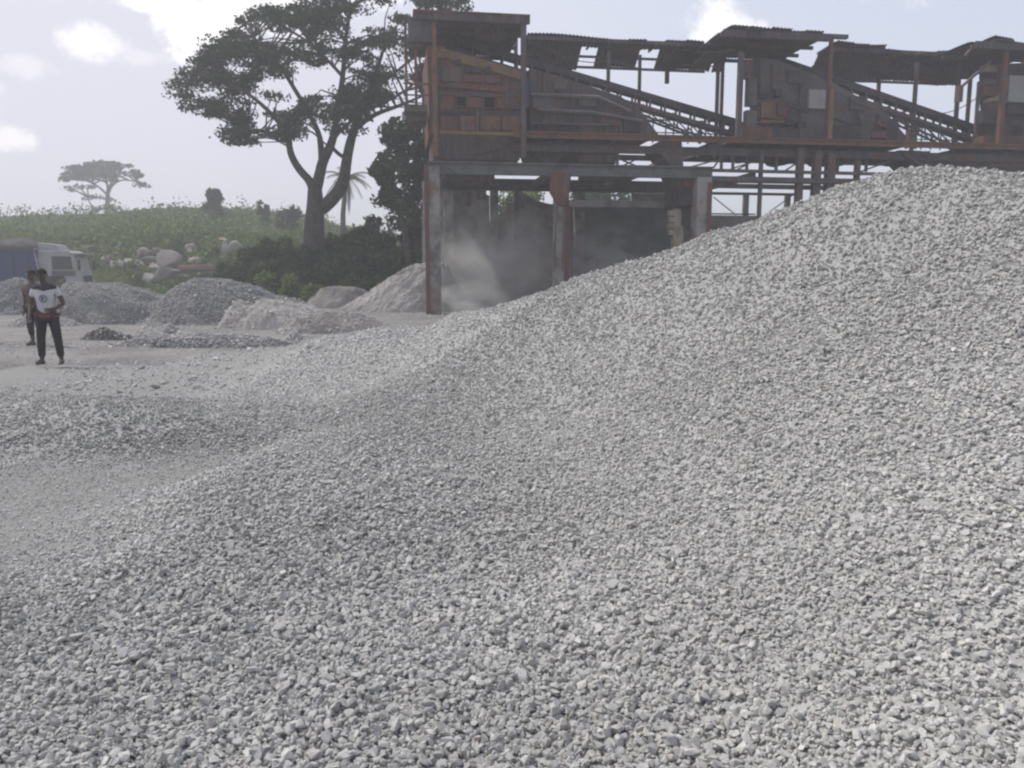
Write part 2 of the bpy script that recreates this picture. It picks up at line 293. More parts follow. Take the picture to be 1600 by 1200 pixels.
# ------------------------------------------------------------------ near gravel heap
hx = np.arange(XL, XR + .001, .05); hy = np.arange(YN, YF + .001, .05)
HX, HY = np.meshgrid(hx, hy); HZ = near_h(HX, HY); PB = pebbly(HX, HY, HZ)
def heap_mat():
    m = bpy.data.materials.new('gravel_bed'); m.use_nodes = True; t = m.node_tree; b = t.nodes['Principled BSDF']; b.inputs['Roughness'].default_value = .95; b.inputs['Specular IOR Level'].default_value = .2
    c = t.nodes.new('ShaderNodeTexCoord'); v = t.nodes.new('ShaderNodeTexVoronoi'); v.inputs['Scale'].default_value = 48; t.links.new(c.outputs['Object'], v.inputs['Vector'])
    n = t.nodes.new('ShaderNodeTexNoise'); n.inputs['Scale'].default_value = 60; n.inputs['Detail'].default_value = 5; t.links.new(c.outputs['Object'], n.inputs['Vector'])
    s = t.nodes.new('ShaderNodeSeparateColor'); t.links.new(v.outputs['Color'], s.inputs[0])
    x = t.nodes.new('ShaderNodeMix'); x.data_type = 'RGBA'; x.inputs[6].default_value = (.33, .328, .318, 1); x.inputs[7].default_value = (.44, .436, .42, 1); t.links.new(s.outputs[0], x.inputs[0])
    f = t.nodes.new('ShaderNodeMix'); f.data_type = 'RGBA'; f.inputs[6].default_value = (.31, .302, .288, 1); f.inputs[7].default_value = (.21, .206, .197, 1); t.links.new(n.outputs['Fac'], f.inputs[0])
    a = t.nodes.new('ShaderNodeAttribute'); a.attribute_name = 'stones'; y = t.nodes.new('ShaderNodeMix'); y.data_type = 'RGBA'
    t.links.new(a.outputs['Fac'], y.inputs[0]); t.links.new(f.outputs[2], y.inputs[6]); t.links.new(x.outputs[2], y.inputs[7]); t.links.new(y.outputs[2], b.inputs['Base Color'])
    bu = t.nodes.new('ShaderNodeBump'); bu.inputs['Strength'].default_value = .6; bu.inputs['Distance'].default_value = .02; t.links.new(n.outputs['Fac'], bu.inputs['Height']); t.links.new(bu.outputs[0], b.inputs['Normal']); return m
heap = np_mesh('gravel_heap', np.stack([HX, HY, HZ], -1).reshape(-1, 3), grid_faces(len(hx), len(hy)), heap_mat(), smooth=True)
tag(heap, 'huge heap of pale grey crushed gravel filling the front, crest at right', 'gravel heap')
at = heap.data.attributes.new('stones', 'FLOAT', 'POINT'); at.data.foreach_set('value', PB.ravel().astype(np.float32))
# sink the big sheet under the heap
GZ2 = GZ - nm * .25; gr.data.vertices.foreach_set('co', np.stack([GX, GY, GZ2], -1).reshape(-1, 3).astype(np.float32).ravel()); gr.data.update()

def stone_mat():
    m = bpy.data.materials.new('crushed_granite'); m.use_nodes = True; t = m.node_tree; b = t.nodes['Principled BSDF']; b.inputs['Roughness'].default_value = .85; b.inputs['Specular IOR Level'].default_value = .3
    oi = t.nodes.new('ShaderNodeObjectInfo'); r = t.nodes.new('ShaderNodeValToRGB'); e = r.color_ramp.elements
    e[0].position = 0; e[0].color = (.27, .267, .258, 1); e[1].position = 1; e[1].color = (.57, .555, .52, 1)
    for p, c in ((.22, (.335, .332, .32)), (.5, (.40, .394, .374)), (.72, (.40, .393, .368)), (.8, (.39, .362, .325)), (.9, (.445, .436, .41))): q = e.new(p); q.color = (*c, 1)
    t.links.new(oi.outputs['Random'], r.inputs[0])
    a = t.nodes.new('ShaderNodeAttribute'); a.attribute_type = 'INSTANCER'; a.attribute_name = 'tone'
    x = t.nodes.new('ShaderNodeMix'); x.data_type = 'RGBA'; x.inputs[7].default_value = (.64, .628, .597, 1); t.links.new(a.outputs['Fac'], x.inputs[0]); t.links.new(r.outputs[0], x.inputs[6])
    n = t.nodes.new('ShaderNodeTexNoise'); n.inputs['Scale'].default_value = 3; n.inputs['Detail'].default_value = 6; c = t.nodes.new('ShaderNodeTexCoord'); t.links.new(c.outputs['Object'], n.inputs['Vector'])
    mr = t.nodes.new('ShaderNodeMapRange'); mr.inputs['To Min'].default_value = .60; mr.inputs['To Max'].default_value = 1.25; t.links.new(n.outputs['Fac'], mr.inputs['Value'])
    y = t.nodes.new('ShaderNodeMix'); y.data_type = 'RGBA'; y.blend_type = 'MULTIPLY'; y.inputs[0].default_value = 1; t.links.new(x.outputs[2], y.inputs[6]); t.links.new(mr.outputs[0], y.inputs[7])
    t.links.new(y.outputs[2], b.inputs['Base Color']); return m
M['stone'] = stone_mat()
lib = bpy.data.collections.new('stone_kinds')       # shapes for the scattered stone, not linked to the scene
for k in range(10):
    bm = bmesh.new(); e = (random.uniform(.75, 1.0), random.uniform(.5, .8), random.uniform(.28, .5))
    for i in range(15):
        d = Vector((random.gauss(0, 1), random.gauss(0, 1), random.gauss(0, 1))).normalized() * random.uniform(.42, .56)
        bm.verts.new((d.x * e[0] * 1.15, d.y * e[1] * 1.15, d.z * e[2] * 1.15))
    r_ = bmesh.ops.convex_hull(bm, input=bm.verts); bmesh.ops.delete(bm, geom=[g for g in r_['geom_interior'] if isinstance(g, bmesh.types.BMVert)], context='VERTS')
    me = bpy.data.meshes.new('stone'); bm.to_mesh(me); bm.free(); me.materials.append(M['stone']); lib.objects.link(bpy.data.objects.new('stone', me))
def scatter(name, P, sc, rot, tone, parent=None):
    me = bpy.data.meshes.new(name); me.vertices.add(len(P)); me.vertices.foreach_set('co', P.astype(np.float32).ravel())
    for nm_, ty, ar in (('sc', 'FLOAT', sc), ('tone', 'FLOAT', tone)):
        a = me.attributes.new(nm_, ty, 'POINT'); a.data.foreach_set('value', ar.astype(np.float32))
    a = me.attributes.new('rot', 'FLOAT_VECTOR', 'POINT'); a.data.foreach_set('vector', rot.astype(np.float32).ravel())
    me.materials.append(M['stone']); o = bpy.data.objects.new(name, me); COL.objects.link(o)
    if parent: o.parent = parent
    ng = bpy.data.node_groups.new('scatter', 'GeometryNodeTree'); ng.interface.new_socket('Geometry', in_out='INPUT', socket_type='NodeSocketGeometry'); ng.interface.new_socket('Geometry', in_out='OUTPUT', socket_type='NodeSocketGeometry')
    N = ng.nodes.new; gi = N('NodeGroupInput'); go = N('NodeGroupOutput'); ip = N('GeometryNodeInstanceOnPoints'); ci = N('GeometryNodeCollectionInfo'); ci.inputs['Collection'].default_value = lib; ci.inputs['Separate Children'].default_value = True; ci.inputs['Reset Children'].default_value = True
    ip.inputs['Pick Instance'].default_value = True
    na = N('GeometryNodeInputNamedAttribute'); na.data_type = 'FLOAT'; na.inputs['Name'].default_value = 'sc'
    nr = N('GeometryNodeInputNamedAttribute'); nr.data_type = 'FLOAT_VECTOR'; nr.inputs['Name'].default_value = 'rot'
    er = N('FunctionNodeEulerToRotation'); L = ng.links.new
    L(gi.outputs[0], ip.inputs['Points']); L(ci.outputs[0], ip.inputs['Instance']); L(nr.outputs['Attribute'], er.inputs[0]); L(er.outputs[0], ip.inputs['Rotation']); L(na.outputs['Attribute'], ip.inputs['Scale']); L(ip.outputs[0], go.inputs[0])
    m = o.modifiers.new('scatter', 'NODES'); m.node_group = ng; return o
# positions: polar bands round the photographer, thick near, thinner far
PT = []
for r0, r1, dens in ((.9, 3.2, 7600), (3.2, 5.5, 6000), (5.5, 8, 4200), (8, 11, 2200), (11, 15, 1000)):
    th0, th1 = R(-60), R(50); N_ = int(dens * .5 * (th1 - th0) * (r1 * r1 - r0 * r0)); r_ = np.sqrt(r0 * r0 + (r1 * r1 - r0 * r0) * rng.random(N_)); th = th0 + (th1 - th0) * rng.random(N_)
    PT.append(np.stack([r_ * np.sin(th), r_ * np.cos(th)], 1))
PT = np.concatenate(PT); k_ = (PT[:, 0] > XL + .3) & (PT[:, 0] < XR - .5) & (PT[:, 1] < YF - .5); PT = PT[k_]
z_ = near_h(PT[:, 0], PT[:, 1]); pb = pebbly(PT[:, 0], PT[:, 1], z_)
k_ = rng.random(len(PT)) < (.55 + .45 * pb); PT, z_, pb = PT[k_], z_[k_], pb[k_]; n_ = len(PT)
sc = .0218 * np.exp(rng.normal(0, .34, n_)) * (.5 + .5 * pb); sc = np.clip(sc, .008, .05) * (1 + .25 * sstep(7, 12, PT[:, 1])) * (1 + .35 * sstep(.5, .15, z_) * sstep(9, 8, PT[:, 1]))
rot = np.stack([rng.normal(0, .6, n_), rng.normal(0, .6, n_), rng.random(n_) * 6.283], 1)
P3 = np.stack([PT[:, 0], PT[:, 1], z_ + sc * (-.05 + .6 * rng.random(n_))], 1)
berm_ = sstep(.9, .0, np.abs(PT[:, 1] - 7.3)) * sstep(-2.2, -3.2, PT[:, 0]); toe_ = np.exp(-(((PT[:, 0] + 1.1) / 1.3) ** 2 + ((PT[:, 1] - 5.3) / 1.2) ** 2))  # masks for the slopes whose shade is painted into the stones
tone = np.clip(.52 + .75 * fbm(PT[:, 0] * .55, PT[:, 1] * .55, 55, 4) + .45 * (1 - pb) + .55 * sstep(.3, 2.0, PT[:, 0] - .35 * (PT[:, 1] - 2)) * sstep(6, 2, PT[:, 1]) + .22 * sstep(7.5, 9.5, PT[:, 1]) - .22 * berm_ - .34 * toe_, 0, .95) * rng.random(n_) ** .5  # dusty stones paler; lens glare at near right and slope shade painted in
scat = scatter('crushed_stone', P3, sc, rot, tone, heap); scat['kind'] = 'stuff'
# coarse litter lying about the yard
ny = 26000; ly = 10.5 + 24 * rng.random(ny) ** 1.1; lx = ly * (-.72 + .80 * rng.random(ny)); ln_ = fbm(lx * .35, ly * .35, 91, 4); k_ = ln_ + .35 * rng.random(ny) > .02; lx, ly, ln_ = lx[k_], ly[k_], ln_[k_]; ny = len(lx)
ls = .035 * np.exp(rng.normal(0, .5, ny)); ls = np.clip(ls, .015, .22); lz = np.maximum(ground_h(lx, ly), np.where((lx > XL) & (lx < XR) & (ly < YF - 1), near_h(lx, ly), -1))
lit = scatter('yard_rubble', np.stack([lx, ly, lz + ls * .12], 1), ls, np.stack([rng.normal(0, .5, ny), rng.normal(0, .5, ny), rng.random(ny) * 6.283], 1), rng.random(ny) * .8); tag(lit, 'loose stones littering the dusty yard', 'rubble', kind='stuff')
# ================================================================== the crushing plant behind the heap
TH = R(8.6); SO = Vector((-3.44, 32.0, 0)); SA = Vector((math.cos(TH), math.sin(TH), 0)); SB = Vector((-math.sin(TH), math.cos(TH), 0))
def P(u, v, Y=0.0):                       # point of the plant's own frame: X along it, Y into it, Z up
    d = pix_dir(u, v); t = (SO.dot(SB) + Y) / d.dot(SB); return (t * d.dot(SA) - SO.dot(SA), Y, CAMH + t * d.z)
def PX(u, v, Y=0.0): return P(u, v, Y)[0]
def PZ(u, v, Y=0.0): return P(u, v, Y)[2]
def poly(pts, Y): return [(P(u, v, Y)[0], P(u, v, Y)[2]) for u, v in pts]
def root(name, label, cat, X, Y, Z=0, group=None):
    w = SO + SA * X + SB * Y; o = empty(name, (w.x, w.y, Z), TH); o['org'] = (X, Y, Z); tag(o, label, cat, group); return o
def part(mb, name, m, r, label=None, bevel=0, smooth=False):
    o = mb.build(name, m, r, tuple(r['org']), smooth=smooth, bevel=bevel)
    if label: o['label'] = label
    return o
def pbox(mb, u0, u1, v0, v1, Y0, Y1):      # box whose front face shows as that rectangle
    a = P(u0, v0, Y0); b = P(u1, v1, Y0); c = P(u1, v0, Y0); zt = (a[2] + c[2]) / 2
    return mb.box(a[0], b[0], Y0, Y1, b[2], zt)
def col(mb, u, v, w, Y, z0=0, d=None):     # upright post, top at v
    a = P(u, v, Y); d = d or w; return mb.box(a[0] - w / 2, a[0] + w / 2, Y - d / 2, Y + d / 2, z0, a[2])
def hbeam(mb, u0, v0, u1, h, w, Y, v1=None):
    a = P(u0, v0, Y); b = P(u1, v0, Y); z = a[2] if v1 is None else None
    q = (b[0], Y, a[2]) if v1 is None else P(u1, v1, Y)
    return mb.bar(a, q, w, h)
def ibeam(mb, x0, x1, Y, z, h, w, t=.05):  # I section along X
    mb.box(x0, x1, Y - w / 2, Y + w / 2, z + h / 2 - t, z + h / 2); mb.box(x0, x1, Y - w / 2, Y + w / 2, z - h / 2, z - h / 2 + t)
    mb.box(x0, x1, Y - t / 2, Y + t / 2, z - h / 2 + t, z + h / 2 - t); return mb
def corr(name, x0, x1, y0, y1, z0, z1, m, r, pitch=.16, amp=.025, ragged=.0, seed=1, wob=.03, label=None):
    """corrugated roof sheets, ridges running along Y, with uneven ends"""
    rr = np.random.default_rng(seed); nx = max(8, int((x1 - x0) / (pitch / 4))); ny = 14
    X = np.linspace(x0, x1, nx); V = []; sheet = np.floor((X - x0) / .85); ends = rr.uniform(-ragged, ragged, (int(sheet.max()) + 1, 2)); lift = rr.uniform(-wob, wob, (int(sheet.max()) + 1, 3))
    for j in range(ny):
        t = j / (ny - 1); s = sheet.astype(int); Y = (y0 + ends[s, 0] * 1.0) * (1 - t) + (y1 + ends[s, 1]) * t
        Z = z0 * (1 - t) + z1 * t + amp * np.sin(X / pitch * 6.283) + lift[s, 0] + lift[s, 1] * t + wob * 1.3 * np.sin(X * 1.1 + seed) + wob * np.sin(Y * 1.7 + X * .6)
        V.append(np.stack([X, Y, Z], 1))
    V = np.concatenate(V) - np.array(r['org']); o = np_mesh(name, V, grid_faces(nx, ny), m, r); md = o.modifiers.new('s', 'SOLIDIFY'); md.thickness = .012
    if label: o['label'] = label
    return o
DY = 5.6
# ---- lower frame: concrete columns, long girders
fr = root('support_frame', 'concrete and steel frame of columns and long girders carrying the crushing plant', 'support frame', PX(676, 480), 0)
for u, v, w, Y in ((676, 262, .52, .0), (877, 274, .55, .0), (1097, 278, .62, .0), (1095, 285, .5, DY), (1500, 292, .4, .0), (1560, 292, .4, .0), (1640, 292, .5, 0), (700, 290, .45, DY), (772, 292, .36, DY), (905, 292, .45, DY), (1330, 285, .5, DY), (1560, 285, .5, DY)):
    part(col(MB(), u, v, w, Y), 'column', M['concrete'], fr, bevel=.02)
for u, v, Y in ((668, 258, -.28), (885, 290, -.3), (1106, 285, -.34)):
    x = PX(u, 400, Y); part(MB().box(x - .08, x + .08, Y - .05, Y + .05, 0, PZ(u, v, Y)), 'column_facing', M['rust_red'], fr, 'rust red steel angle on the column edge')
for u, v, w in ((1190, 236, .14), (1251, 232, .26), (1277, 236, .30), (1298, 240, .34), (1340, 250, .2)):
    part(col(MB(), u, v, w, .1), 'steel_post', M['steel'], fr)
xa, xb, xc = PX(668, 260), PX(1112, 270), PX(1660, 285)
zg = PZ(676, 258); zr = zg
part(ibeam(MB(), xa, xb, -.05, zg - .1, .46, .34), 'girder', M['girder'], fr)
part(ibeam(MB(), xa + .3, xb, DY - .2, zg - .15, .5, .34), 'girder', M['steel'], fr)
for v0, h, Y, ue in ((266, .12, 0, 1385), (279, .2, -.1, 1660), (290, .18, .3, 1385)):
    a = P(1108, v0, Y); b = P(ue, v0 + (9 if v0 < 280 else 7), Y); part(MB().bar(a, (b[0], Y, a[2] - .02), .18, h), 'girder', M['steel'], fr)
for v0, Y in ((283, DY),):
    a = P(1108, v0, Y); part(MB().bar(a, (PX(1380, 290, Y), Y, a[2]), .15, .12), 'girder', M['steel'], fr)
part(MB().box(PX(676, 285, DY), PX(1050, 285, DY), DY + .1, DY + .4, PZ(860, 294, DY), PZ(860, 280, DY)), 'lintel', M['dark'], fr)
for u in (702, 868, 1000, 1180):   # cross beams front to back
    x = PX(u, 270); part(MB().box(x - .1, x + .1, .15, DY - .42, zg - .28, zg - .02), 'cross_beam', M['steel'], fr)
for u0, v0, u1, v1 in ((966, 262, 1008, 243), (1008, 262, 1040, 246), (1142, 264, 1185, 250), (1130, 240, 1115, 262), (1150, 266, 1188, 246), (1225, 268, 1252, 250), (1300, 262, 1345, 250), (1345, 268, 1390, 252), (965, 247, 1000, 262), (1075, 262, 1120, 250)):
    part(MB().bar(P(u0, v0, .35), P(u1, v1, .35), .06), 'brace', M['steel'], fr)
for u in (965, 1128, 1146, 1168, 1189, 1214, 1252, 1280, 1310, 1355):
    a = P(u, 232, .45); b = P(u, 268, .45); part(MB().bar(a, (a[0], .45, b[2]), .1), 'strut', M['steel'], fr)
part(MB().box(PX(690, 272, 2.8), PX(772, 272, 2.8), 2.6, 3.0, PZ(730, 283, 2.8), PZ(730, 266, 2.8)), 'lintel', M['steel'], fr)
part(MB().box(PX(905, 272, 2.8), PX(985, 272, 2.8), 2.6, 3.0, PZ(940, 283, 2.8), PZ(940, 266, 2.8)), 'lintel', M['steel'], fr)
# ---- platform
pf = root('plant_platform', 'long rust edged steel platform running across the crushing plant', 'platform', PX(820, 212), 0, PZ(820, 215))
zp = PZ(820, 213); x0, x1 = PX(800, 213), PX(1660, 232)
zp = (PZ(820, 213) + PZ(1500, 226)) / 2
part(ibeam(MB(), x0, x1, -.08, zp, .24, .2), 'edge_beam', M['rust_or'], pf)
part(ibeam(MB(), x0, x1, DY, zp, .24, .2), 'edge_beam', M['steel'], pf)
part(ibeam(MB(), x0, x1, .35, zp - .42, .3, .2), 'lower_beam', M['steel'], pf)
part(MB().box(x0, PX(965, 215), .05, DY - .12, zp + .13, zp + .17), 'floor_plate', M['dark'], pf)
part(MB().box(PX(1540, 220), x1, .05, DY - .12, zp + .13, zp + .17), 'floor_plate', M['dark'], pf)
part(MB().box(PX(1135, 220), PX(1425, 220), .05, DY - .12, zp + .13, zp + .17), 'floor_plate', M['dark'], pf)
for u in list(range(840, 965, 30)) + list(range(1140, 1425, 30)) + [1560, 1600, 1640]:
    x = PX(u, 220); part(MB().box(x - .06, x + .06, .06, DY - .12, zp - .12, zp + .115), 'joist', M['steel'], pf)
for u in (1020, 1040, 1052, 1075, 1095, 1120, 1432, 1440, 1455, 1470, 1492):
    a = P(u, 214, 2.2); part(MB().bar((a[0], 2.2, zp + .16), (a[0], 2.2, zp + 1.15), .045), 'handrail_post', M['steel'], pf)
for z in (.6, 1.12): part(MB().bar((PX(1018, 214, 2.2), 2.2, zp + z), (PX(1500, 226, 2.2), 2.2, zp + z), .045), 'handrail', M['steel'], pf)
rr = random.Random(4)
for u in range(1150, 1425, 17):                 # machinery and spill hoppers hanging below the deck
    w = rr.uniform(.3, .55); a = P(u, 236, 1.5 + rr.uniform(-1, 2.5)); h = rr.uniform(.3, .55)
    part(MB().prism([(a[0] - w, zp - .1), (a[0] + w, zp - .1), (a[0] + w * .4, zp - h), (a[0] - w * .3, zp - h * rr.uniform(.8, 1.1))], a[1], a[1] + .9), 'spill_tray', M['dark'], pf)
for u0, u1 in ((1556, 1660),):
    part(MB().box(PX(u0, 240), PX(u1, 240), .4, 4.5, zp - .75, zp - .14), 'under_deck_box', M['steel'], pf)

def roof(r, u0, u1, v, Y0, Y1, m, gaps=(), tilt=0, ragged=.15, seed=3, front=None, fascia=True):
    z = PZ((u0 + u1) / 2, v, Y0); xs0, xs1 = PX(u0, v, Y0), PX(u1, v, Y0)
    if front: corr('roof_sheet', xs0, xs1, Y0, front, z, z + tilt * .2, m, r, ragged=.05, seed=seed)
    segs = []; c = u0
    for g0, g1 in gaps: segs.append((c, g0)); c = g1
    segs.append((c, u1))
    for k, (a, b) in enumerate(segs):
        if b - a > 6: corr('roof_sheet', PX(a, v, Y0), PX(b, v, Y0), front or Y0, Y1, z + (tilt * .2 if front else 0), z + tilt, m, r, ragged=ragged, seed=seed + k)
    for j in range(4):
        Y = Y0 + .25 + (Y1 - Y0 - .5) * j / 3; zz = z - .14 + tilt * j / 3
        part(MB().bar((xs0, Y, zz), (xs1, Y, zz), .09, .14), 'purlin', M['steel'], r)
    if fascia: part(MB().box(xs0, xs1, Y0 - .03, Y0 + .02, z - .26, z + .02), 'fascia', m, r)
    return z
# ---- first tower, far left
t1 = root('screening_tower', 'tall rust brown screening tower with two square holes, at the plant\'s near left end', 'screening tower', PX(748, 215), 0, zp)
z = roof(t1, 645, 828, 22, -.3, DY, M['sheet'], seed=11, ragged=.12)
part(MB().box(PX(645, 22), PX(826, 22), -.36, -.335, z + .0, z + .07), 'ridge_cap', M['rust_red'], t1)
for u, v, w, Y, m in ((678, 34, .17, -.12, 'rust_or'), (818, 36, .2, -.15, 'steel'), (684, 60, .16, DY - .1, 'steel'), (806, 60, .16, DY - .1, 'steel')):
    part(col(MB(), u, v, w, Y, z0=zp - .9), 'post', M[m], t1)
part(MB().box(PX(822.5, 40, -.1), PX(826, 40, -.1), -.2, .1, PZ(822, 170), PZ(822, 128)), 'blue_bracket', mat('faded_blue', (.05, .06, .13), .8), t1)
body = MB().prism(poly([(667, 72), (690, 75), (819, 112), (819, 209), (672, 209)], .6), .6, 4.9)
bo = part(body, 'hopper_body', M['rust'], t1)
for k, (a, b) in enumerate(((690, 816),)):
    part(MB().bar(P(668, 80, .52), P(694, 82, .52), .06, .42), 'skirt_plate', M['ochre'], t1); part(MB().bar(P(690, 82, .53), P(818, 119, .53), .06, .34), 'skirt_plate', M['ochre'], t1)
for u in (690, 722, 754, 786, 814): part(MB().bar(P(u, 90 + (u - 690) * .29, .55), P(u, 206, .55), .06, .1), 'stiffener', M['steel'], t1)
for v, m in ((134, 'rust_red'), (146, 'steel'), (176, 'dark')): part(hbeam(MB(), 684, v, 816, .12, .1, .54), 'cross_rail', M[m], t1)
part(MB().bar(P(700, 132, .5), P(790, 142, .5), .08, .16), 'cross_rail', M['rust_red'], t1)
for u0, u1, v0, v1 in ((714, 728, 151, 165), (757, 773, 152, 168)):
    h = part(pbox(MB(), u0 - 2, u1 + 2, v0 - 2, v1 + 2, .46, .6), 'hole_frame', M['steel'], t1); part(pbox(MB(), u0, u1, v0, v1, .44, .47), 'opening', mat('black_void', (.004, .004, .004), 1), t1)  # solid near-black plates paint the shade inside the two holes
for u0, u1, v0, v1 in ((713, 720, 92, 101), (726, 752, 104, 114), (758, 767, 104, 114)): part(pbox(MB(), u0, u1, v0, v1, .45, .6), 'bolted_plate', M['dark'], t1)
for u0, u1, v0, v1, m in ((686, 722, 104, 128, 'sheet'), (724, 780, 118, 130, 'rust'), (783, 812, 128, 150, 'sheet'), (730, 752, 152, 168, 'rust_red'), (776, 812, 152, 170, 'rust'), (688, 710, 150, 172, 'rust_red')): part(pbox(MB(), u0, u1, v0, v1, .5, .58), 'patch_plate', M[m], t1)
for u0, u1, m in ((688, 716, 'rust'), (719, 743, 'rust_or'), (750, 782, 'rust_or'), (785, 812, 'rust_or')): part(pbox(MB(), u0, u1, 181, 204, .48, .58), 'lower_panel', M[m], t1)
part(MB().bar(P(746, 172, .35), P(746, 214, .35), .09, .09), 'down_pipe', M['dusty'], t1)
part(hbeam(MB(), 686, 207, 816, .12, .2, -.02), 'edge_beam', M['ochre'], t1)
part(pbox(MB(), 678, 812, 211, 250, .45, 4.6), 'base_panel', M['sheet'], t1)
for u in (700, 742, 782): part(MB().bar(P(u, 212, .4), P(u, 249, .4), .08), 'base_stiffener', M['steel'], t1)
part(MB().bar(P(745, 240, .38), P(800, 222, .38), .1), 'base_stiffener', M['rust'], t1)
part(MB().box(PX(745, 60, 1), PX(795, 60, 1), 1.6, 3.2, PZ(760, 66, 2), PZ(760, 40, 2)), 'drive_housing', M['dusty'], t1)
# side lean-to of the first tower
part(pbox(MB(), 637, 680, 27, 66, -.15, .0), 'side_sheet', M['dusty'], t1, 'hanging grey corrugated side sheet')
part(pbox(MB(), 640, 660, 60, 74, -.05, .05), 'side_sheet', M['dusty'], t1)
for u, v, vb, m in ((633, 30, 165, 'rust'), (649, 74, 165, 'rust_red'), (661, 140, 165, 'steel')): part(MB().bar(P(u, v, .1), (PX(u, v, .1), .1, PZ(u, vb, .1)), .1), 'side_post', M[m], t1)
part(hbeam(MB(), 630, 130, 680, .06, .06, .1), 'side_rail', M['rust'], t1); part(hbeam(MB(), 630, 148, 680, .05, .06, .1), 'side_rail', M['rust'], t1)
part(pbox(MB(), 632, 668, 163, 174, -.2, 2.2), 'side_deck', M['dusty'], t1); part(pbox(MB(), 640, 668, 176, 190, .2, 1.6), 'motor', M['steel'], t1, bevel=.08)
part(MB().tube([P(642, 176, .9), P(642, 190, .9)], .35, 12), 'motor_drum', M['dusty'], t1)
# ---- second screen box (between tower and canopy)
sb = root('screen_box', 'dark dusty inclined screen box under the first conveyor belt', 'screen box', PX(920, 210), 1.2, zp)
part(MB().prism(poly([(828, 106), (880, 121), (968, 150), (998, 168), (1030, 212), (828, 212)], 1.2), 1.2, 4.9), 'body', M['sheet'], sb)
for u, v in ((850, 118), (895, 132), (935, 144), (968, 156)): part(MB().bar(P(u, v, 1.15), P(u + 2, 210, 1.15), .08, .12), 'stiffener', M['steel'], sb)
for a in (((830, 148), (935, 152), (985, 175)), ((840, 172), (925, 176), (1003, 190))): part(MB().tube([P(*q, 1.0) for q in a], .08), 'feed_pipe', M['dusty'], sb)
for u0, u1, v0, v1, m in ((866, 885, 128, 140, 'dusty'), (872, 888, 141, 148, 'dark'), (832, 866, 150, 170, 'dusty'), (905, 932, 148, 166, 'steel'), (940, 970, 176, 196, 'rust'), (975, 1000, 190, 206, 'dark'), (838, 905, 195, 208, 'dark'), (848, 856, 185, 196, 'rust')): part(pbox(MB(), u0, u1, v0, v1, 1.06, 1.2), 'bolted_plate', M[m], sb)
part(hbeam(MB(), 830, 192, 950, .07, .07, .95), 'rail', M['dusty'], sb)
part(MB().prism(poly([(830, 217), (962, 217), (962, 256), (911, 256), (897, 243), (881, 243), (868, 256), (850, 256), (836, 240)], .7), .7, 3.9), 'discharge_hopper', M['steel'], sb)
for u in (856, 905, 948): part(MB().bar(P(u, 219, .64), P(u, 240, .64), .08), 'stiffener', M['rust'], sb)
part(pbox(MB(), 905, 962, 222, 254, .5, .66), 'hopper_plate', M['sheet'], sb)
# ---- conveyors
def conveyor(label, u0, v0, u1, v1, Y, uc, legs):
    r = root('belt_conveyor', label, 'conveyor', PX(u1, v1, Y), Y, zp, 'inclined belt conveyors of the plant'); s = (v1 - v0) / (u1 - u0)
    T = lambda u, o: P(u, v0 + (u - u0) * s + o, Y)
    def off(p, y): return (p[0], p[1] + y, p[2])
    part(MB().bar(off(T(u0, 9), .22), off(T(u1, 9), .22), .44, .08), 'belt', M['rubber'], r)
    for y in (0, .45):
        part(MB().bar(off(T(u0, 6), y), off(T(u1, 6), y), .06, .27), 'side_skirt', M['dark'], r)
        part(MB().bar(off(T(u0 + 8, 25), y), off(T(u1, 25), y), .08, .17), 'truss_chord', M['steel'], r)
        part(MB().bar(off(T(uc, 36), y), off(T(u1 - 12, 50), y), .06, .09), 'truss_chord', M['steel'], r)
        n = int((u1 - u0) / 23)
        for k in range(n):
            u = u0 + 16 + k * (u1 - u0 - 20) / n; part(MB().bar(off(T(u, 10), y), off(T(u, 24), y), .07, .09), 'truss_post', M['steel'], r)
        n = int((u1 - uc) / 22)
        for k in range(n):
            u = uc + 8 + k * (u1 - uc - 20) / n; o = 36 + 14 * (u - uc) / (u1 - 12 - uc); part(MB().bar(off(T(u, 31), y), off(T(u, o), y), .05), 'truss_post', M['steel'], r)
            part(MB().bar(off(T(u, 31), y), off(T(min(u + 20, u1 - 12), o + 3), y), .045), 'truss_diagonal', M['steel'], r)
    n = int((u1 - u0) / 46)
    for k in range(n):
        a = T(u0 + 20 + k * (u1 - u0 - 30) / n, 21); part(MB().tube([off(a, .03), off(a, .42)], .05, 6), 'return_roller', M['steel'], r)
    a = T(u0 + 2, 12); part(MB().tube([off(a, -.05), off(a, .5)], .28, 14), 'head_drum', M['dark'], r); a = T(u1 - 4, 14); part(MB().tube([off(a, -.05), off(a, .5)], .26, 14), 'tail_drum', M['dark'], r)
    for u in legs:
        a = T(u, 30); part(MB().bar(off(a, .1), (a[0], Y + .1, zp + .17), .1), 'support_leg', M['steel'], r)
    return r
conveyor('long belt conveyor rising left into the rust brown tower with two square holes', 700, 53, 1158, 187, 2.0, 985, (1095, 1120))
conveyor('belt conveyor rising left under the solid canopy into the ragged middle tower', 1222, 89, 1542, 200, 2.0, 1395, (1421, 1432))
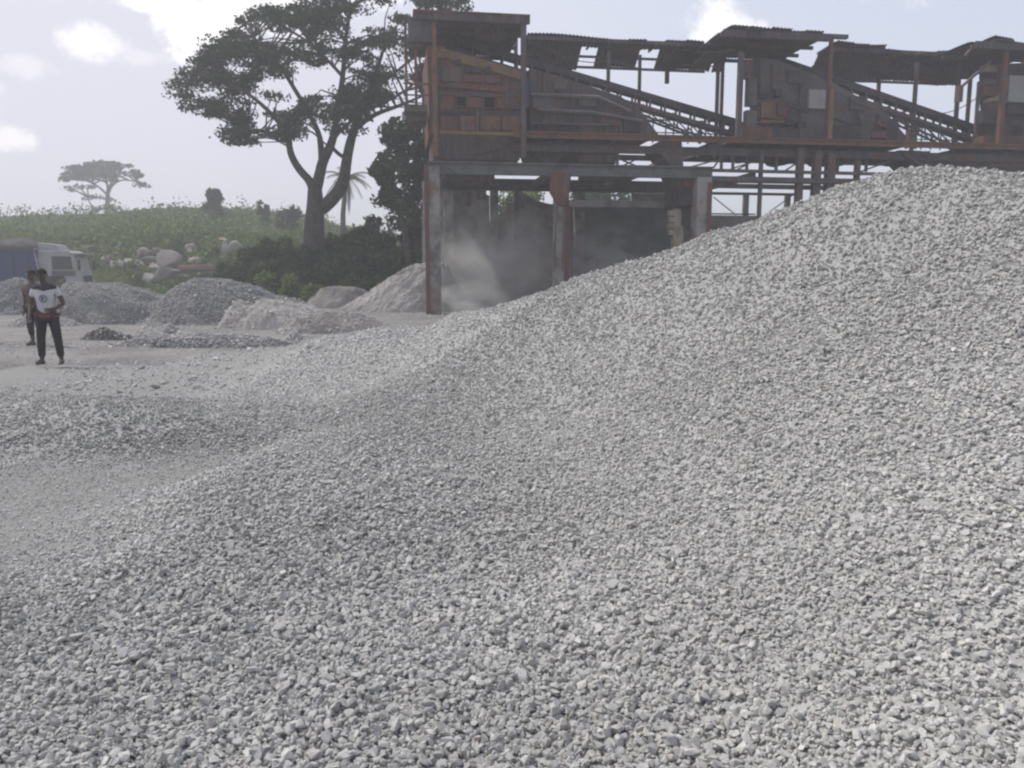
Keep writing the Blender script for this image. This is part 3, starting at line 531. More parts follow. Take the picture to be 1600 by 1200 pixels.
# ---- canopies: a flat cap strip, then sheets falling steeply away behind the conveyor
def hang(r, u0, u1, v0, v1, v2, spans, seed):
    Y0 = 2.9; um = (u0 + u1) / 2; z = PZ(um, v0, Y0); za = PZ(um, v1, Y0 + .5); zb = PZ(um, v2, Y0 + 1.5); a, b = PX(u0, v0, Y0), PX(u1, v0, Y0)
    part(MB().box(a, b, Y0 - .5, Y0 - .44, za + .05, z - .04), 'fascia', M['sheet'], r)
    corr('roof_sheet', a, b, Y0 - .6, Y0 + .6, z, z - .05, M['sheet'], r, ragged=.12, seed=seed, wob=.04)
    for k, (p, q) in enumerate(spans): corr('roof_sheet', PX(p, v1, Y0), PX(q, v1, Y0), Y0 + .5, Y0 + 1.5, za + .3, zb, M['sheet'], r, ragged=.16, seed=seed + 2 + k, wob=.035)
    for t in (.05, .5, .93):
        Y = Y0 + .5 + t; zz = za + .25 + (zb - za - .3) * t; part(MB().bar((a, Y + .05, zz), (b - .4, Y + .05, zz), .07, .1), 'purlin', M['steel'], r)
    return z
c1 = root('conveyor_canopy', 'long broken roof canopy with missing sheets over the first conveyor', 'roof canopy', PX(975, 100), 0, zp, 'roof canopies above the conveyors')
z1 = hang(c1, 822, 1136, 66, 80, 108, ((822, 914), (940, 1008), (1036, 1130)), 21)
for u, v, Y in ((951, 80, 2.2), (1123, 80, 2.2), (1157, 80, 0), (833, 76, 4.4), (1000, 86, 4.4), (1130, 86, 4.4)): part(col(MB(), u, v, .13, Y, z0=zp + .1), 'post', M['steel'], c1)
for u in (926, 951, 1026, 1060, 1110): part(MB().bar((PX(u, 74, 2.3), 2.1, z1 - .22), (PX(u, 74, 2.3), 3.4, z1 - .22), .06, .08), 'rafter', M['steel'], c1)
a = P(1042, 122, 4.3); part(MB().box(a[0] - .1, a[0] + .08, 4.2, 4.32, a[2] - .25, z1 - .7), 'loose_sheet', M['sheet'], c1)
corr('loose_sheet', PX(1120, 84, 3), PX(1138, 84, 3), 2.8, 3.4, z1 - .3, z1 - 1.0, M['sheet'], c1, seed=5, ragged=.3, wob=.06)
c2 = root('conveyor_canopy', 'long unbroken dark roof canopy over the second conveyor', 'roof canopy', PX(1410, 100), 0, zp, 'roof canopies above the conveyors')
z2 = hang(c2, 1288, 1528, 82, 96, 130, ((1288, 1528),), 31)
corr('top_sheet', PX(1296, 84, 2.5), PX(1380, 84, 2.5), 2.2, 3.5, z2 + .08, z2 + .1, M['sheet'], c2, seed=34, ragged=.3, wob=.07)
for u, v, Y in ((1299, 72, 0), (1433, 98, 2.1), (1500, 98, 2.2), (1375, 100, 4.4), (1518, 100, 4.4)): part(col(MB(), u, v, .14, Y, z0=zp + .1), 'post', M['steel'], c2)
part(MB().bar(P(1504, 134, .2), P(1548, 96, .2), .1), 'brace', M['steel'], c2); part(MB().box(PX(1502, 140), PX(1508, 140), .1, .4, PZ(1505, 158), PZ(1505, 132)), 'gusset', M['steel'], c2)
for u in (1330, 1375, 1433, 1480): part(MB().bar((PX(u, 90, 2.3), 2.0, z2 - .22), (PX(u, 90, 2.3), 3.4, z2 - .22), .06, .08), 'rafter', M['steel'], c2)
# ---- middle tower
t2 = root('screening_tower', 'ragged grey middle screening tower with torn roof sheets and a brown motor box', 'screening tower', PX(1290, 220), 0, zp)
z = roof(t2, 1130, 1300, 50, -.3, 3.9, M['sheet'], ragged=.45, seed=41)
corr('roof_sheet', PX(1114, 68, 0), PX(1160, 68, 0), .2, 4.2, z - .55, z - .3, M['sheet'], t2, seed=42, ragged=.4, wob=.1, label='torn sagging roof sheet')
corr('roof_sheet', PX(1138, 48), PX(1250, 48), -.45, 1.4, z + .08, z + .1, M['sheet'], t2, seed=45, ragged=.3, wob=.06)
part(MB().box(PX(1240, 50), PX(1320, 52), -.3, -.1, z - .12, z + .03), 'ridge_beam', M['steel'], t2)
for u, v, w, Y, m in ((1158, 84, .2, 0, 'steel'), (1299, 62, .14, -.1, 'rust'), (1299, 140, .18, -.15, 'ochre'), (1178, 90, .16, DY, 'steel'), (1290, 90, .16, DY, 'steel'), (1420, 205, .12, 0, 'steel')):
    part(col(MB(), u, v, w, Y, z0=zp + .1), 'post', M[m], t2)
part(MB().prism(poly([(1188, 90), (1216, 94), (1300, 128), (1385, 176), (1405, 200), (1424, 222), (1180, 222), (1180, 196), (1190, 186)], 1.0), 1.0, 2.1), 'hopper_body', M['dusty'], t2)
for u0, u1, v0, v1, m, Y in ((1163, 1176, 96, 122, 'rust', .2), (1170, 1182, 122, 165, 'dusty', .3), (1160, 1170, 100, 115, 'sheet', 0), (1167, 1182, 172, 200, 'dusty', .4), (1184, 1228, 156, 187, 'rust', .7), (1190, 1206, 160, 184, 'ochre', .62), (1216, 1226, 160, 180, 'rust', .6), (1228, 1240, 184, 196, 'dark', .6), (1248, 1260, 190, 200, 'dark', .6), (1186, 1200, 145, 153, 'dark', .7), (1212, 1222, 138, 150, 'dark', .7),
                             (1160, 1206, 198, 214, 'rust', .3), (1206, 1248, 200, 216, 'dark', .3), (1250, 1292, 200, 218, 'steel', .3), (1300, 1346, 196, 220, 'dark', .3), (1348, 1360, 178, 220, 'sheet', .35), (1362, 1385, 205, 216, 'rust_red', .3), (1386, 1402, 188, 220, 'dark', .5), (1330, 1352, 150, 172, 'sheet', .85), (1232, 1262, 110, 130, 'sheet', .85), (1265, 1292, 140, 170, 'wall', .86)):
    part(pbox(MB(), u0, u1, v0, v1, Y, Y + .35 if Y < .8 else 1.0), 'side_plate', M[m], t2)
part(MB().bar(P(1231, 162, .6), P(1264, 174, .6), .12, .16), 'pipe', M['dark'], t2); part(MB().bar(P(1304, 186, .6), P(1336, 197, .6), .08, .1), 'pipe', M['dark'], t2); part(MB().bar(P(1300, 122, .9), P(1292, 100, .9), .1), 'pipe', M['rust'], t2)
for u in (1206, 1250, 1340, 1372): part(MB().bar(P(u, 100 + max(0, (u - 1230)) * .55, .94), P(u, 196, .94), .07, .1), 'stiffener', M['steel'], t2)
part(MB().bar(P(1186, 190, .55), P(1226, 190, .55), .1, .12), 'rail', M['rust_or'], t2); part(MB().bar(P(1360, 188, .55), P(1400, 205, .55), .1, .1), 'rail', M['rust_red'], t2)
# ---- right tower
t3 = root('screening_tower', 'rusty right hand tower with buckled rounded roof sheets and tan patches', 'screening tower', PX(1580, 230), 0, zp)
z = roof(t3, 1524, 1660, 68, -.3, DY, M['sheet'], ragged=.4, seed=51, tilt=.1)
corr('roof_sheet', PX(1546, 66), PX(1662, 66), -.4, 1.6, z + .1, z + .15, M['sheet'], t3, seed=52, ragged=.3, wob=.08)
part(MB().bar(P(1508, 88, .2), P(1526, 67, .2), .1, .1), 'brace', M['steel'], t3)
for u, v, w, Y, m in ((1572, 80, .18, -.1, 'rust_red'), (1530, 128, .12, 1, 'steel'), (1640, 80, .2, -.1, 'rust'), (1600, 90, .16, DY, 'steel')):
    part(col(MB(), u, v, w, Y, z0=zp + .1), 'post', M[m], t3)
part(MB().prism(poly([(1558, 100), (1660, 96), (1665, 232), (1554, 232), (1552, 190), (1560, 172), (1558, 140)], 1.1), 1.1, 2.2), 'hopper_body', M['sheet'], t3)
for u0, u1, v0, v1, m, Y in ((1540, 1566, 102, 112, 'tan', .8), (1540, 1556, 124, 132, 'dusty', .6), (1578, 1610, 118, 160, 'wall', .7), (1552, 1566, 152, 158, 'tan', .5), (1544, 1566, 160, 172, 'rust_red', .7), (1536, 1570, 172, 194, 'dark', .6), (1538, 1560, 130, 150, 'rust', .75), (1574, 1640, 164, 180, 'dark', .8), (1538, 1600, 212, 226, 'rust', .3), (1600, 1660, 196, 232, 'steel', .5), (1612, 1650, 110, 160, 'dusty', .75)):
    part(pbox(MB(), u0, u1, v0, v1, Y, 1.1), 'side_plate', M[m], t3)
part(MB().bar(P(1552, 155, .45), P(1567, 148, .45), .08, .1), 'side_plate', M['tan'], t3); part(MB().bar(P(1560, 100, .6), P(1572, 150, .6), .1, .12), 'pipe', M['rust'], t3)
# ---- cables sagging between the towers
def cable(label, pts, sag, w=.02, name='cable'):
    mb = MB(); out = []
    for (a, b) in zip(pts[:-1], pts[1:]):
        a, b = Vector(a), Vector(b)
        for k in range(9): t = k / 8; q = a.lerp(b, t); q.z -= sag * 4 * t * (1 - t); out.append(q)
    mb.tube(out, w, 5); r = root(name, label, 'cable', out[0].x, out[0].y, out[0].z); o = mb.build('strand', M['dark'], r, tuple(r['org'])); return r
cable('thin cable sagging from the brown tower to the broken canopy\'s far end', [P(820, 60, 1.2), P(960, 96, 1.2), P(1125, 100, 1.2)], .35)
cable('thin cable hanging along the platform below the unbroken canopy', [P(1302, 140, .8), P(1432, 172, .8), P(1530, 150, .8)], .4)
cable('loose cable looping down between girder and second column', [P(700, 262, -.3), P(790, 285, -.3), P(864, 272, -.3)], .35)
# ---- transfer chutes
ch = root('transfer_chute', 'dark slanting chute and box where the first conveyor ends', 'chute', PX(1080, 280), .3, zg - .6, 'slanting chutes under the platform')
part(MB().prism(poly([(1040, 216), (1065, 216), (1068, 262), (1100, 268), (1100, 300), (1062, 300), (1050, 262), (1022, 226)], .3), .3, 1.9), 'chute_body', M['steel'], ch)
part(pbox(MB(), 1060, 1104, 296, 322, .2, 1.9), 'chute_box', M['dark'], ch); part(pbox(MB(), 1068, 1090, 272, 292, .12, .3), 'bolted_plate', M['rust'], ch); part(pbox(MB(), 1068, 1092, 326, 352, .3, 1.6), 'outlet', M['dark'], ch)
ch = root('transfer_chute', 'dark slanting chute hanging below the platform near the heap\'s crest', 'chute', PX(1440, 250), .3, zg, 'slanting chutes under the platform')
part(MB().prism(poly([(1405, 236), (1455, 236), (1448, 244), (1469, 270), (1440, 272), (1425, 256)], .3), .3, 1.8), 'chute_body', M['dark'], ch); part(MB().bar(P(1412, 240, .2), P(1452, 266, .2), .08), 'stiffener', M['steel'], ch)
# hopper round the second front column
hp = root('outlet_hopper', 'rusty funnel shaped outlet hopper on the second concrete column', 'hopper', PX(877, 280), -.3, PZ(877, 325))
part(MB().prism(poly([(862, 270), (893, 270), (889, 303), (880, 322), (872, 318), (861, 300)], -.75), -.75, -.42), 'funnel', M['rust'], hp)
part(MB().bar(P(869, 322, -.6), P(866, 424, -.6), .07, .07), 'pipe', M['dusty'], hp); part(MB().bar(P(881, 320, -.6), P(879, 424, -.6), .07, .07), 'pipe', M['dusty'], hp)
# ---- walls below
w1 = root('block_wall', 'dusty grey block wall with openings behind the first two columns', 'wall', PX(760, 400, 6.2), 6.2)
Yw = 6.1
for poly_ in ([(660, 283), (752, 283), (752, 500), (660, 500)], [(752, 300), (765, 306), (765, 500), (752, 500)], [(765, 345), (803, 318), (803, 500), (765, 500)], [(803, 300), (812, 297), (838, 314), (874, 322), (874, 500), (803, 500)]):
    a = MB().prism(poly(poly_, Yw), Yw, Yw + .22); part(a, 'wall_panel', M['wall'] if poly_[0][0] != 803 else M['concrete'], w1)
for u0, u1, v0, v1 in ((790, 803, 318, 354), (745, 760, 288, 312), (722, 736, 300, 322), (704, 740, 340, 372)): part(pbox(MB(), u0, u1, v0, v1, Yw - .12, Yw), 'pale_block', M['concrete'] if u0 != 790 else M['tan'], w1)
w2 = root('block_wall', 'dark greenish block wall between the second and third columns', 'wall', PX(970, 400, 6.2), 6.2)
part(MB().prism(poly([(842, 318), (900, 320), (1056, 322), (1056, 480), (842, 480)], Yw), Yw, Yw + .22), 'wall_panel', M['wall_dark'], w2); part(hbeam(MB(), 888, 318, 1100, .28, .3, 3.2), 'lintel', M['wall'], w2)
part(pbox(MB(), 987, 1045, 302, 322, Yw - .1, Yw + .1), 'wall_panel', M['wall'], w2); part(hbeam(MB(), 892, 296, 1045, .18, .2, DY), 'lintel', M['wall'], w2)
w3 = root('low_block_wall', 'low grey block wall right of the third column with small posts', 'wall', PX(1160, 380, 5), 5)
part(pbox(MB(), 1112, 1420, 338, 470, 5, 5.25), 'wall_panel', M['wall'], w3)
for u, v in ((1166, 302), (1231, 305)): a = P(u, v, 5.1); part(MB().box(a[0] - .12, a[0] + .12, 5.02, 5.22, PZ(u, 338, 5), a[2]), 'post', M['wall'], w3)
part(hbeam(MB(), 1110, 302, 1246, .12, .12, 5.1), 'top_rail', M['dusty'], w3); part(hbeam(MB(), 1110, 334, 1180, .06, .06, 4.9), 'top_rail', M['steel'], w3); part(MB().bar(P(1115, 308, 4.9), P(1150, 336, 4.9), .04), 'stay_wire', M['steel'], w3); part(MB().bar(P(1190, 340, 4.9), P(1240, 304, 4.9), .04), 'stay_wire', M['steel'], w3)
pl = root('block_pillar', 'short pale pillar of stepped blocks between the second and third columns', 'pillar', PX(1060, 380, .6), .6)
part(pbox(MB(), 1054, 1065, 326, 455, .5, .8), 'pillar_core', M['tan'], pl)
for k, v in enumerate((329, 339, 349, 359)): part(pbox(MB(), 1046 + (k % 2), 1054, v, v + 8, .52, .78), 'block', M['tan'], pl)
part(pbox(MB(), 1066, 1078, 322, 450, .8, 1.1), 'pillar_core', M['concrete'], pl)
# ================================================================== heaps of the yard
def heap_material(name, a, b, sc, c=None):
    m = mat(name, a, .95, b, sc, .9, 16, var2=c, v2scale=.5); return m
M['h_grey'] = heap_material('grey_fine_gravel', (.19, .19, .19), (.12, .12, .123), 14, (.24, .235, .228))
M['h_pale'] = heap_material('pale_stone_dust', (.40, .375, .35), (.29, .275, .255), 2.0, (.20, .19, .18))
M['h_tan'] = heap_material('tan_grey_sand', (.27, .25, .232), (.20, .187, .172), 1.5, (.16, .148, .138))
M['h_dark'] = heap_material('dark_wet_rubble', (.10, .095, .09), (.16, .15, .14), 5)
def yard_heap(name, label, cat, u0, u1, vt, ut, vb, m, asp=.7, seed=1, rough=.06, p=1.25, flat=0.0, group=None, fine=70, Yo=None, stones=None, pale=0.):
    if stones is None: stones = {'grey_fine_gravel': 7000, 'pale_stone_dust': 900, 'tan_grey_sand': 900, 'dark_wet_rubble': 500}[m.name]
    if m.name[0] in 'pt': pale = .4
    """a heap whose foot runs u0..u1 at row vb, with its top at (ut, vt); everything else about it is real size"""
    Y = CAMH / ((vb - 424) / FPX + .0001) if vb > 430 else 60
    zz = -(vb - 600) / FPX; c, s = math.cos(R(PITCH)), math.sin(R(PITCH)); Y = CAMH / -((zz * c - s) / (c + zz * s))
    Y = Yo or Y
    a, b = pix_at(u0, vb, Y), pix_at(u1, vb, Y); rx = (b.x - a.x) / 2; ry = rx * asp; cx = (a.x + b.x) / 2; cy = Y + ry
    t = pix_at(ut, vt, cy); H = t.z; ox = (t.x - cx)
    n = int(fine * 1.7); g = np.linspace(-1.12, 1.12, n); U, V = np.meshgrid(g, g)
    rr_ = np.sqrt(U ** 2 + V ** 2); w = 1 + .34 * fbm(U * 1.5 + seed, V * 1.5, seed, 3)
    k = np.clip(1 - (rr_ / w), 0, 1); k = np.minimum(k / (1 - flat), 1); prof = 1 - (1 - k) ** p; prof = np.where(k > 0, prof, 0) * (1.0)
    X = cx + U * rx + ox * k; Yy = cy + V * ry
    Z = H * prof * (1 + .30 * fbm(U * 2.2, V * 2.2, seed + 5, 4) * np.clip(1.35 - k, 0, 1)) + rough * H * fbm(U * 7, V * 7, seed + 9, 4) * (prof > .02) + .02 * fbm(X * 4, Yy * 4, seed) * (prof > 0)
    Z = Z + (.035 * H * fbm(U * 19, V * 19, seed + 21, 3) + .018 * H * fbm(U * 41, V * 41, seed + 31, 2)) * (prof > .02)
    Z = Z + ground_h(X, Yy) - .05
    Z = np.where(k <= 0, ground_h(X, Yy) - .3, Z)
    o = np_mesh(name, np.stack([X - cx, Yy - cy, Z], -1).reshape(-1, 3), grid_faces(n, n), m, smooth=True); o.location = (cx, cy, 0); tag(o, label, cat, group)
    q = np.argwhere(prof > .015)
    if stones and len(q):
        r = np.random.default_rng(seed + 100); q = q[r.integers(0, len(q), stones)]; i, j = q[:, 0], q[:, 1]; s_ = np.clip(.042 * np.exp(r.normal(0, .45, stones)), .018, .2)
        Pq = np.stack([X[i, j] - cx + r.normal(0, .02, stones), Yy[i, j] - cy + r.normal(0, .02, stones), Z[i, j] + s_ * .1], 1); st_ = scatter('loose_stone', Pq, s_, np.stack([r.normal(0, .6, stones), r.normal(0, .6, stones), r.random(stones) * 6.283], 1), np.clip(r.random(stones) * .6 + pale, 0, 1), o); st_['kind'] = 'stuff'
    return o
yard_heap('gravel_mound', 'low rounded grey gravel mound at the photo\'s left edge behind the two people', 'gravel mound', -70, 66, 434, 28, 492, M['h_grey'], seed=2, p=1.5)
yard_heap('gravel_mound', 'broad low grey mound between the people and the truck cab', 'gravel mound', 50, 330, 441, 140, 508, M['h_grey'], seed=3, p=1.5, flat=.25, asp=.5, fine=90)
yard_heap('gravel_mound', 'large grey gravel mound with a pointed top left of the dark bushes', 'gravel mound', 195, 500, 437, 322, 510, M['h_grey'], seed=4, p=1.35, flat=.12, asp=.45, fine=100)
yard_heap('gravel_mound', 'smaller grey gravel mound just below the dark bushes', 'gravel mound', 340, 520, 458, 425, 500, M['h_grey'], seed=14, p=1.3, asp=.5)
yard_heap('sand_mound', 'small pale lumpy sand mound with a steep left face, mid yard', 'sand mound', 325, 450, 470, 372, 514, M['h_pale'], seed=5, rough=.16, p=1.5, asp=.55)
yard_heap('sand_mound', 'pale white topped sand mound, broadest in the mid yard', 'sand mound', 365, 545, 467, 420, 517, M['h_pale'], seed=6, rough=.12, p=1.6, flat=.15, asp=.5, fine=90)
yard_heap('sand_mound', 'tan grey mound with a crumbling lower edge behind the heap\'s left foot', 'sand mound', 415, 620, 480, 505, 524, M['h_tan'], seed=7, rough=.12, p=1.5, asp=.45, fine=90)
yard_heap('sand_mound', 'smooth rounded tan sand mound beside the steep white sand bank', 'sand mound', 455, 588, 446, 530, 482, M['h_tan'], seed=8, rough=.02, p=2.6, asp=.5, stones=150)
yard_heap('sand_bank', 'tall steep white sand bank against the plant\'s first column', 'sand bank', 530, 742, 411, 676, 492, M['h_pale'], seed=9, rough=.09, p=1.35, flat=.1, asp=.4, Yo=33.2, fine=120)
yard_heap('sand_mound', 'little pale cone of sand left of the large grey mound', 'sand mound', 190, 285, 497, 233, 531, M['h_pale'], seed=10, rough=.05, p=1.05, asp=.6)
yard_heap('rubble_strip', 'low dark strip of gravel in front of the little pale sand cone', 'gravel strip', 150, 470, 521, 300, 545, M['h_grey'], seed=12, rough=.3, p=1.8, flat=.3, asp=.3)
yard_heap('rubble_pile', 'low dark pile of rubble right of the two people', 'rubble pile', 112, 205, 511, 160, 533, M['h_dark'], seed=13, rough=.3, p=1.8, asp=.35)
yard_heap('sand_mound', 'small low pale mound right behind the two people', 'sand mound', -10, 110, 487, 60, 512, M['h_tan'], seed=17, rough=.1, p=1.5, asp=.5)
yard_heap('stone_slab_pile', 'small grey wedge shaped rubble lump beside the little pale cone', 'rubble lump', 244, 276, 506, 266, 530, M['h_grey'], seed=15, rough=.2, p=1.3, asp=.7, fine=40)
yard_heap('sand_mound', 'tiny dark edged lump at the foot of the tan grey mound', 'sand mound', 443, 476, 515, 458, 532, M['h_tan'], seed=16, rough=.2, p=1.4, asp=.7, fine=40)
yard_heap('sand_mound', 'dusty mound inside the second bay of the plant', 'sand mound', 850, 1100, 398, 958, 500, M['h_tan'], seed=18, rough=.04, p=2.2, asp=.25, Yo=35)

# ================================================================== boulders on the bank
def rock(name, label, cat, u, vb, w, h, m, seed, group=None, squash=.8):
    g = hit(u, vb, 40, 95); k = g.y / FPX * 1.0; W, H = w * k, h * k
    bm = bmesh.new(); bmesh.ops.create_icosphere(bm, subdivisions=3, radius=1); r = random.Random(seed)
    cuts = [(Vector((r.gauss(0, 1), r.gauss(0, 1), r.gauss(0, 1))).normalized(), r.uniform(.55, .85)) for _ in range(9)]
    for v in bm.verts:
        for nrm, d in cuts:
            e = v.co.dot(nrm) - d
            if e > 0: v.co -= nrm * e * .9
        v.co = Vector((v.co.x * W / 2 * 1.15, v.co.y * W / 2 * squash, (v.co.z + .55) * H / 1.35))
        v.co += Vector((1, 1, .6)) * .03 * W * (vnoise(np.array([v.co.x * 3 / W + seed]), np.array([v.co.z * 3 / W + v.co.y]), seed)[0] - .5)
    me = bpy.data.meshes.new(name); bm.to_mesh(me); bm.free(); me.materials.append(m); o = bpy.data.objects.new(name, me); COL.objects.link(o); o.location = (g.x, g.y, g.z - .1)
    o.rotation_euler = (0, 0, r.uniform(-.3, .3)); tag(o, label, cat, group); return o
M['r_pale'] = mat('pale_boulder', (.38, .365, .335), .9, (.25, .235, .215), 1.5, .4, 6); M['r_brown'] = mat('brown_grey_boulder', (.23, .205, .19), .9, (.32, .29, .27), 1.0, .4, 6)
M['r_dark'] = mat('dark_boulder', (.09, .085, .085), .9, (.15, .14, .135), 1.2, .4, 6); M['r_pink'] = mat('pinkish_boulder', (.40, .31, .29), .9, (.28, .23, .215), 1.4, .4, 6)
for i, (u, vb, w, h, m, lab) in enumerate([
    (172, 412, 26, 15, 'r_pink', 'pinkish boulder just right of the truck cab'), (153, 424, 15, 16, 'r_pale', 'small pale rock touching the truck cab\'s front'),
    (200, 422, 44, 22, 'r_pale', 'big pale sloping boulder above the yellow green grass'), (223, 399, 18, 10, 'r_pale', 'white rock on top of the dark soil mound'),
    (264, 421, 42, 28, 'r_brown', 'largest brown grey domed boulder on the bank'), (243, 420, 20, 8, 'r_pale', 'flat pale rock at the domed boulder\'s left foot'),
    (266, 440, 44, 26, 'r_dark', 'dark grey boulder directly below the large domed one'), (233, 447, 22, 22, 'r_pale', 'pale rock with a yellowish edge beside the green grass'),
    (257, 393, 16, 7, 'r_pink', 'small pink rock above the largest domed boulder'), (296, 394, 15, 6, 'r_pale', 'small flat rock halfway up the bank'),
    (313, 400, 17, 7, 'r_pale', 'flat white rock right of the large domed boulder'), (310, 375, 17, 8, 'r_pale', 'highest white rock on the green hillside'),
    (353, 407, 15, 28, 'r_pale', 'upright pale rock left of the dark bushes'), (368, 400, 24, 22, 'r_pale', 'pale mossy rock leaning on the upright one'),
    (389, 389, 12, 9, 'r_pale', 'small white rock just above the dark bushes'), (336, 404, 14, 22, 'r_pink', 'brown pink rock left of the upright pale one'), (236, 414, 30, 14, 'r_dark', 'dark flat rock under the white rock of the soil mound'), (410, 372, 14, 6, 'r_pale', 'small pale rock in the scrub left of the tree trunk')]):
    rock('boulder', lab, 'boulder', u, vb, w, h, M[m], 20 + i)
rb = random.Random(77)
for i in range(26):
    u = rb.uniform(165, 440); vb = rb.uniform(378, 428) if u < 340 else rb.uniform(366, 392); w = rb.uniform(7, 19); rock('boulder', 'small weathered boulder among many strewn over the grassy bank', 'boulder', u, vb, w * 1.25, w * rb.uniform(.6, 1.05), M[rb.choice(('r_pale', 'r_brown', 'r_dark', 'r_pink'))], 200 + i, 'small boulders strewn over the bank')
# block with a rusty top
g = hit(306, 441, 40, 60); k = g.y / FPX; bk = empty('block_stack', (g.x, g.y, g.z)); tag(bk, 'dark concrete block stack with a rusty slab on top, on the bank', 'block stack')
MB().box(-23 * k, 23 * k, 0, 1.2, -.2, 19 * k).build('block', M['h_dark'], bk, bevel=.06); MB().box(-26 * k, 24 * k, -.1, 1.3, 19.05 * k, 26 * k).build('rusty_slab', mat('rusty_slab_face', (.36, .19, .14), .9, (.25, .2, .18), 2), bk, bevel=.05)
MB().box(-27 * k, -10 * k, -.15, .2, 8 * k, 12 * k).build('ledge', M['r_pale'], bk, bevel=.04); MB().box(4 * k, 22 * k, -.14, 1.2, 26.1 * k, 27.5 * k).build('dust_cap', M['r_pale'], bk)
g = hit(233, 398, 50, 95); po = MB().tube([(0, 0, -.2), (.03, 0, 22 * g.y / FPX)], .07, 8).build('marker_post', mat('faded_orange', (.22, .12, .08), .8, (.16, .11, .09), 3)); po.location = g; tag(po, 'thin faded orange post standing behind the white rock', 'post')

# ================================================================== trees and bushes
def in_poly(u, v, poly_):
    c = False; n = len(poly_)
    for i in range(n):
        (x1, y1), (x2, y2) = poly_[i], poly_[(i + 1) % n]
        if (y1 > v) != (y2 > v) and u < (x2 - x1) * (v - y1) / (y2 - y1) + x1: c = not c
    return c
def make_tree(name, label, Y, limbs, outline, nclump, rclump, leaf, nleaf, leafmat, seed, gap=.42, depth=4.0, gscale=38, flat=.45, group=None, holes=(), extra=()):
    r = random.Random(seed); base = limbs[0][0]; k = Y / FPX; b0 = pix_at(base[0], base[1], Y); gz = gh(b0.x, Y)
    root_ = empty(name, (b0.x, Y, gz)); tag(root_, label, 'tree', group); W = MB(); nodes = []
    for L in limbs:
        pts = []; rad = []
        for (u, v, w, *dy) in L:
            p = pix_at(u, v, Y) + Vector((0, dy[0] if dy else 0, 0)); pts.append(p - root_.location); rad.append(w * k / 2)
        # smooth by midpoints
        for _ in range(2):
            q = [pts[0]]; qr = [rad[0]]
            for i in range(len(pts) - 1): q += [pts[i] * .75 + pts[i + 1] * .25, pts[i] * .25 + pts[i + 1] * .75]; qr += [rad[i] * .75 + rad[i + 1] * .25, rad[i] * .25 + rad[i + 1] * .75]
            q.append(pts[-1]); qr.append(rad[-1]); pts, rad = q, qr
        if L is limbs[0]: pts[0] = Vector((pts[0].x, pts[0].y, -.3)); rad[0] *= 1.25
        W.tube(pts, rad, 10); nodes += pts[len(pts) // 3:]
    C = []; us = [p[0] for p in outline]; vs = [p[1] for p in outline]; tries = 0; cu = (min(us) + max(us)) / 2; ru = (max(us) - min(us)) / 2
    while len(C) < nclump and tries < nclump * 60:
        tries += 1; u = r.uniform(min(us), max(us)); v = r.uniform(min(vs), max(vs))
        if not in_poly(u, v, outline): continue
        g = vnoise(np.array([u / gscale]), np.array([v / (gscale * .62)]), seed)[0] * .65 + vnoise(np.array([u / (gscale * .42)]), np.array([v / (gscale * .3)]), seed + 3)[0] * .35
        if g < gap: continue
        if any(((u - a) / c) ** 2 + ((v - b) / d) ** 2 < 1 for a, b, c, d in holes): continue
        dy = r.uniform(-1, 1) * depth * math.sqrt(max(.15, 1 - ((u - cu) / ru) ** 2)); C.append(pix_at(u, v, Y + dy) - root_.location)
    for u, v in extra: C.append(pix_at(u, v, Y + r.uniform(-1, 1)) - root_.location)
    for c in C[::1]:
        if not nodes: break
        q = min(nodes, key=lambda n_: (n_ - c).length + (2.0 if n_.z > c.z else 0)); m_ = (q + c) / 2 + Vector((r.uniform(-.3, .3), r.uniform(-.3, .3), r.uniform(.0, .45))) * min(1, (q - c).length / 3)
        W.tube([q, m_, c], [.055 * k * 28, .035 * k * 28, .014 * k * 28], 5)
    W.build('trunk', M['bark'], root_, smooth=True)
    V, F = leaves(np.array([tuple(c) for c in C]), np.array([[rclump * r.uniform(.7, 1.35)] for _ in C]).ravel(), nleaf, leaf, seed, flat=flat)
    cr = np_mesh('crown', V, F, leafmat, root_); return root_
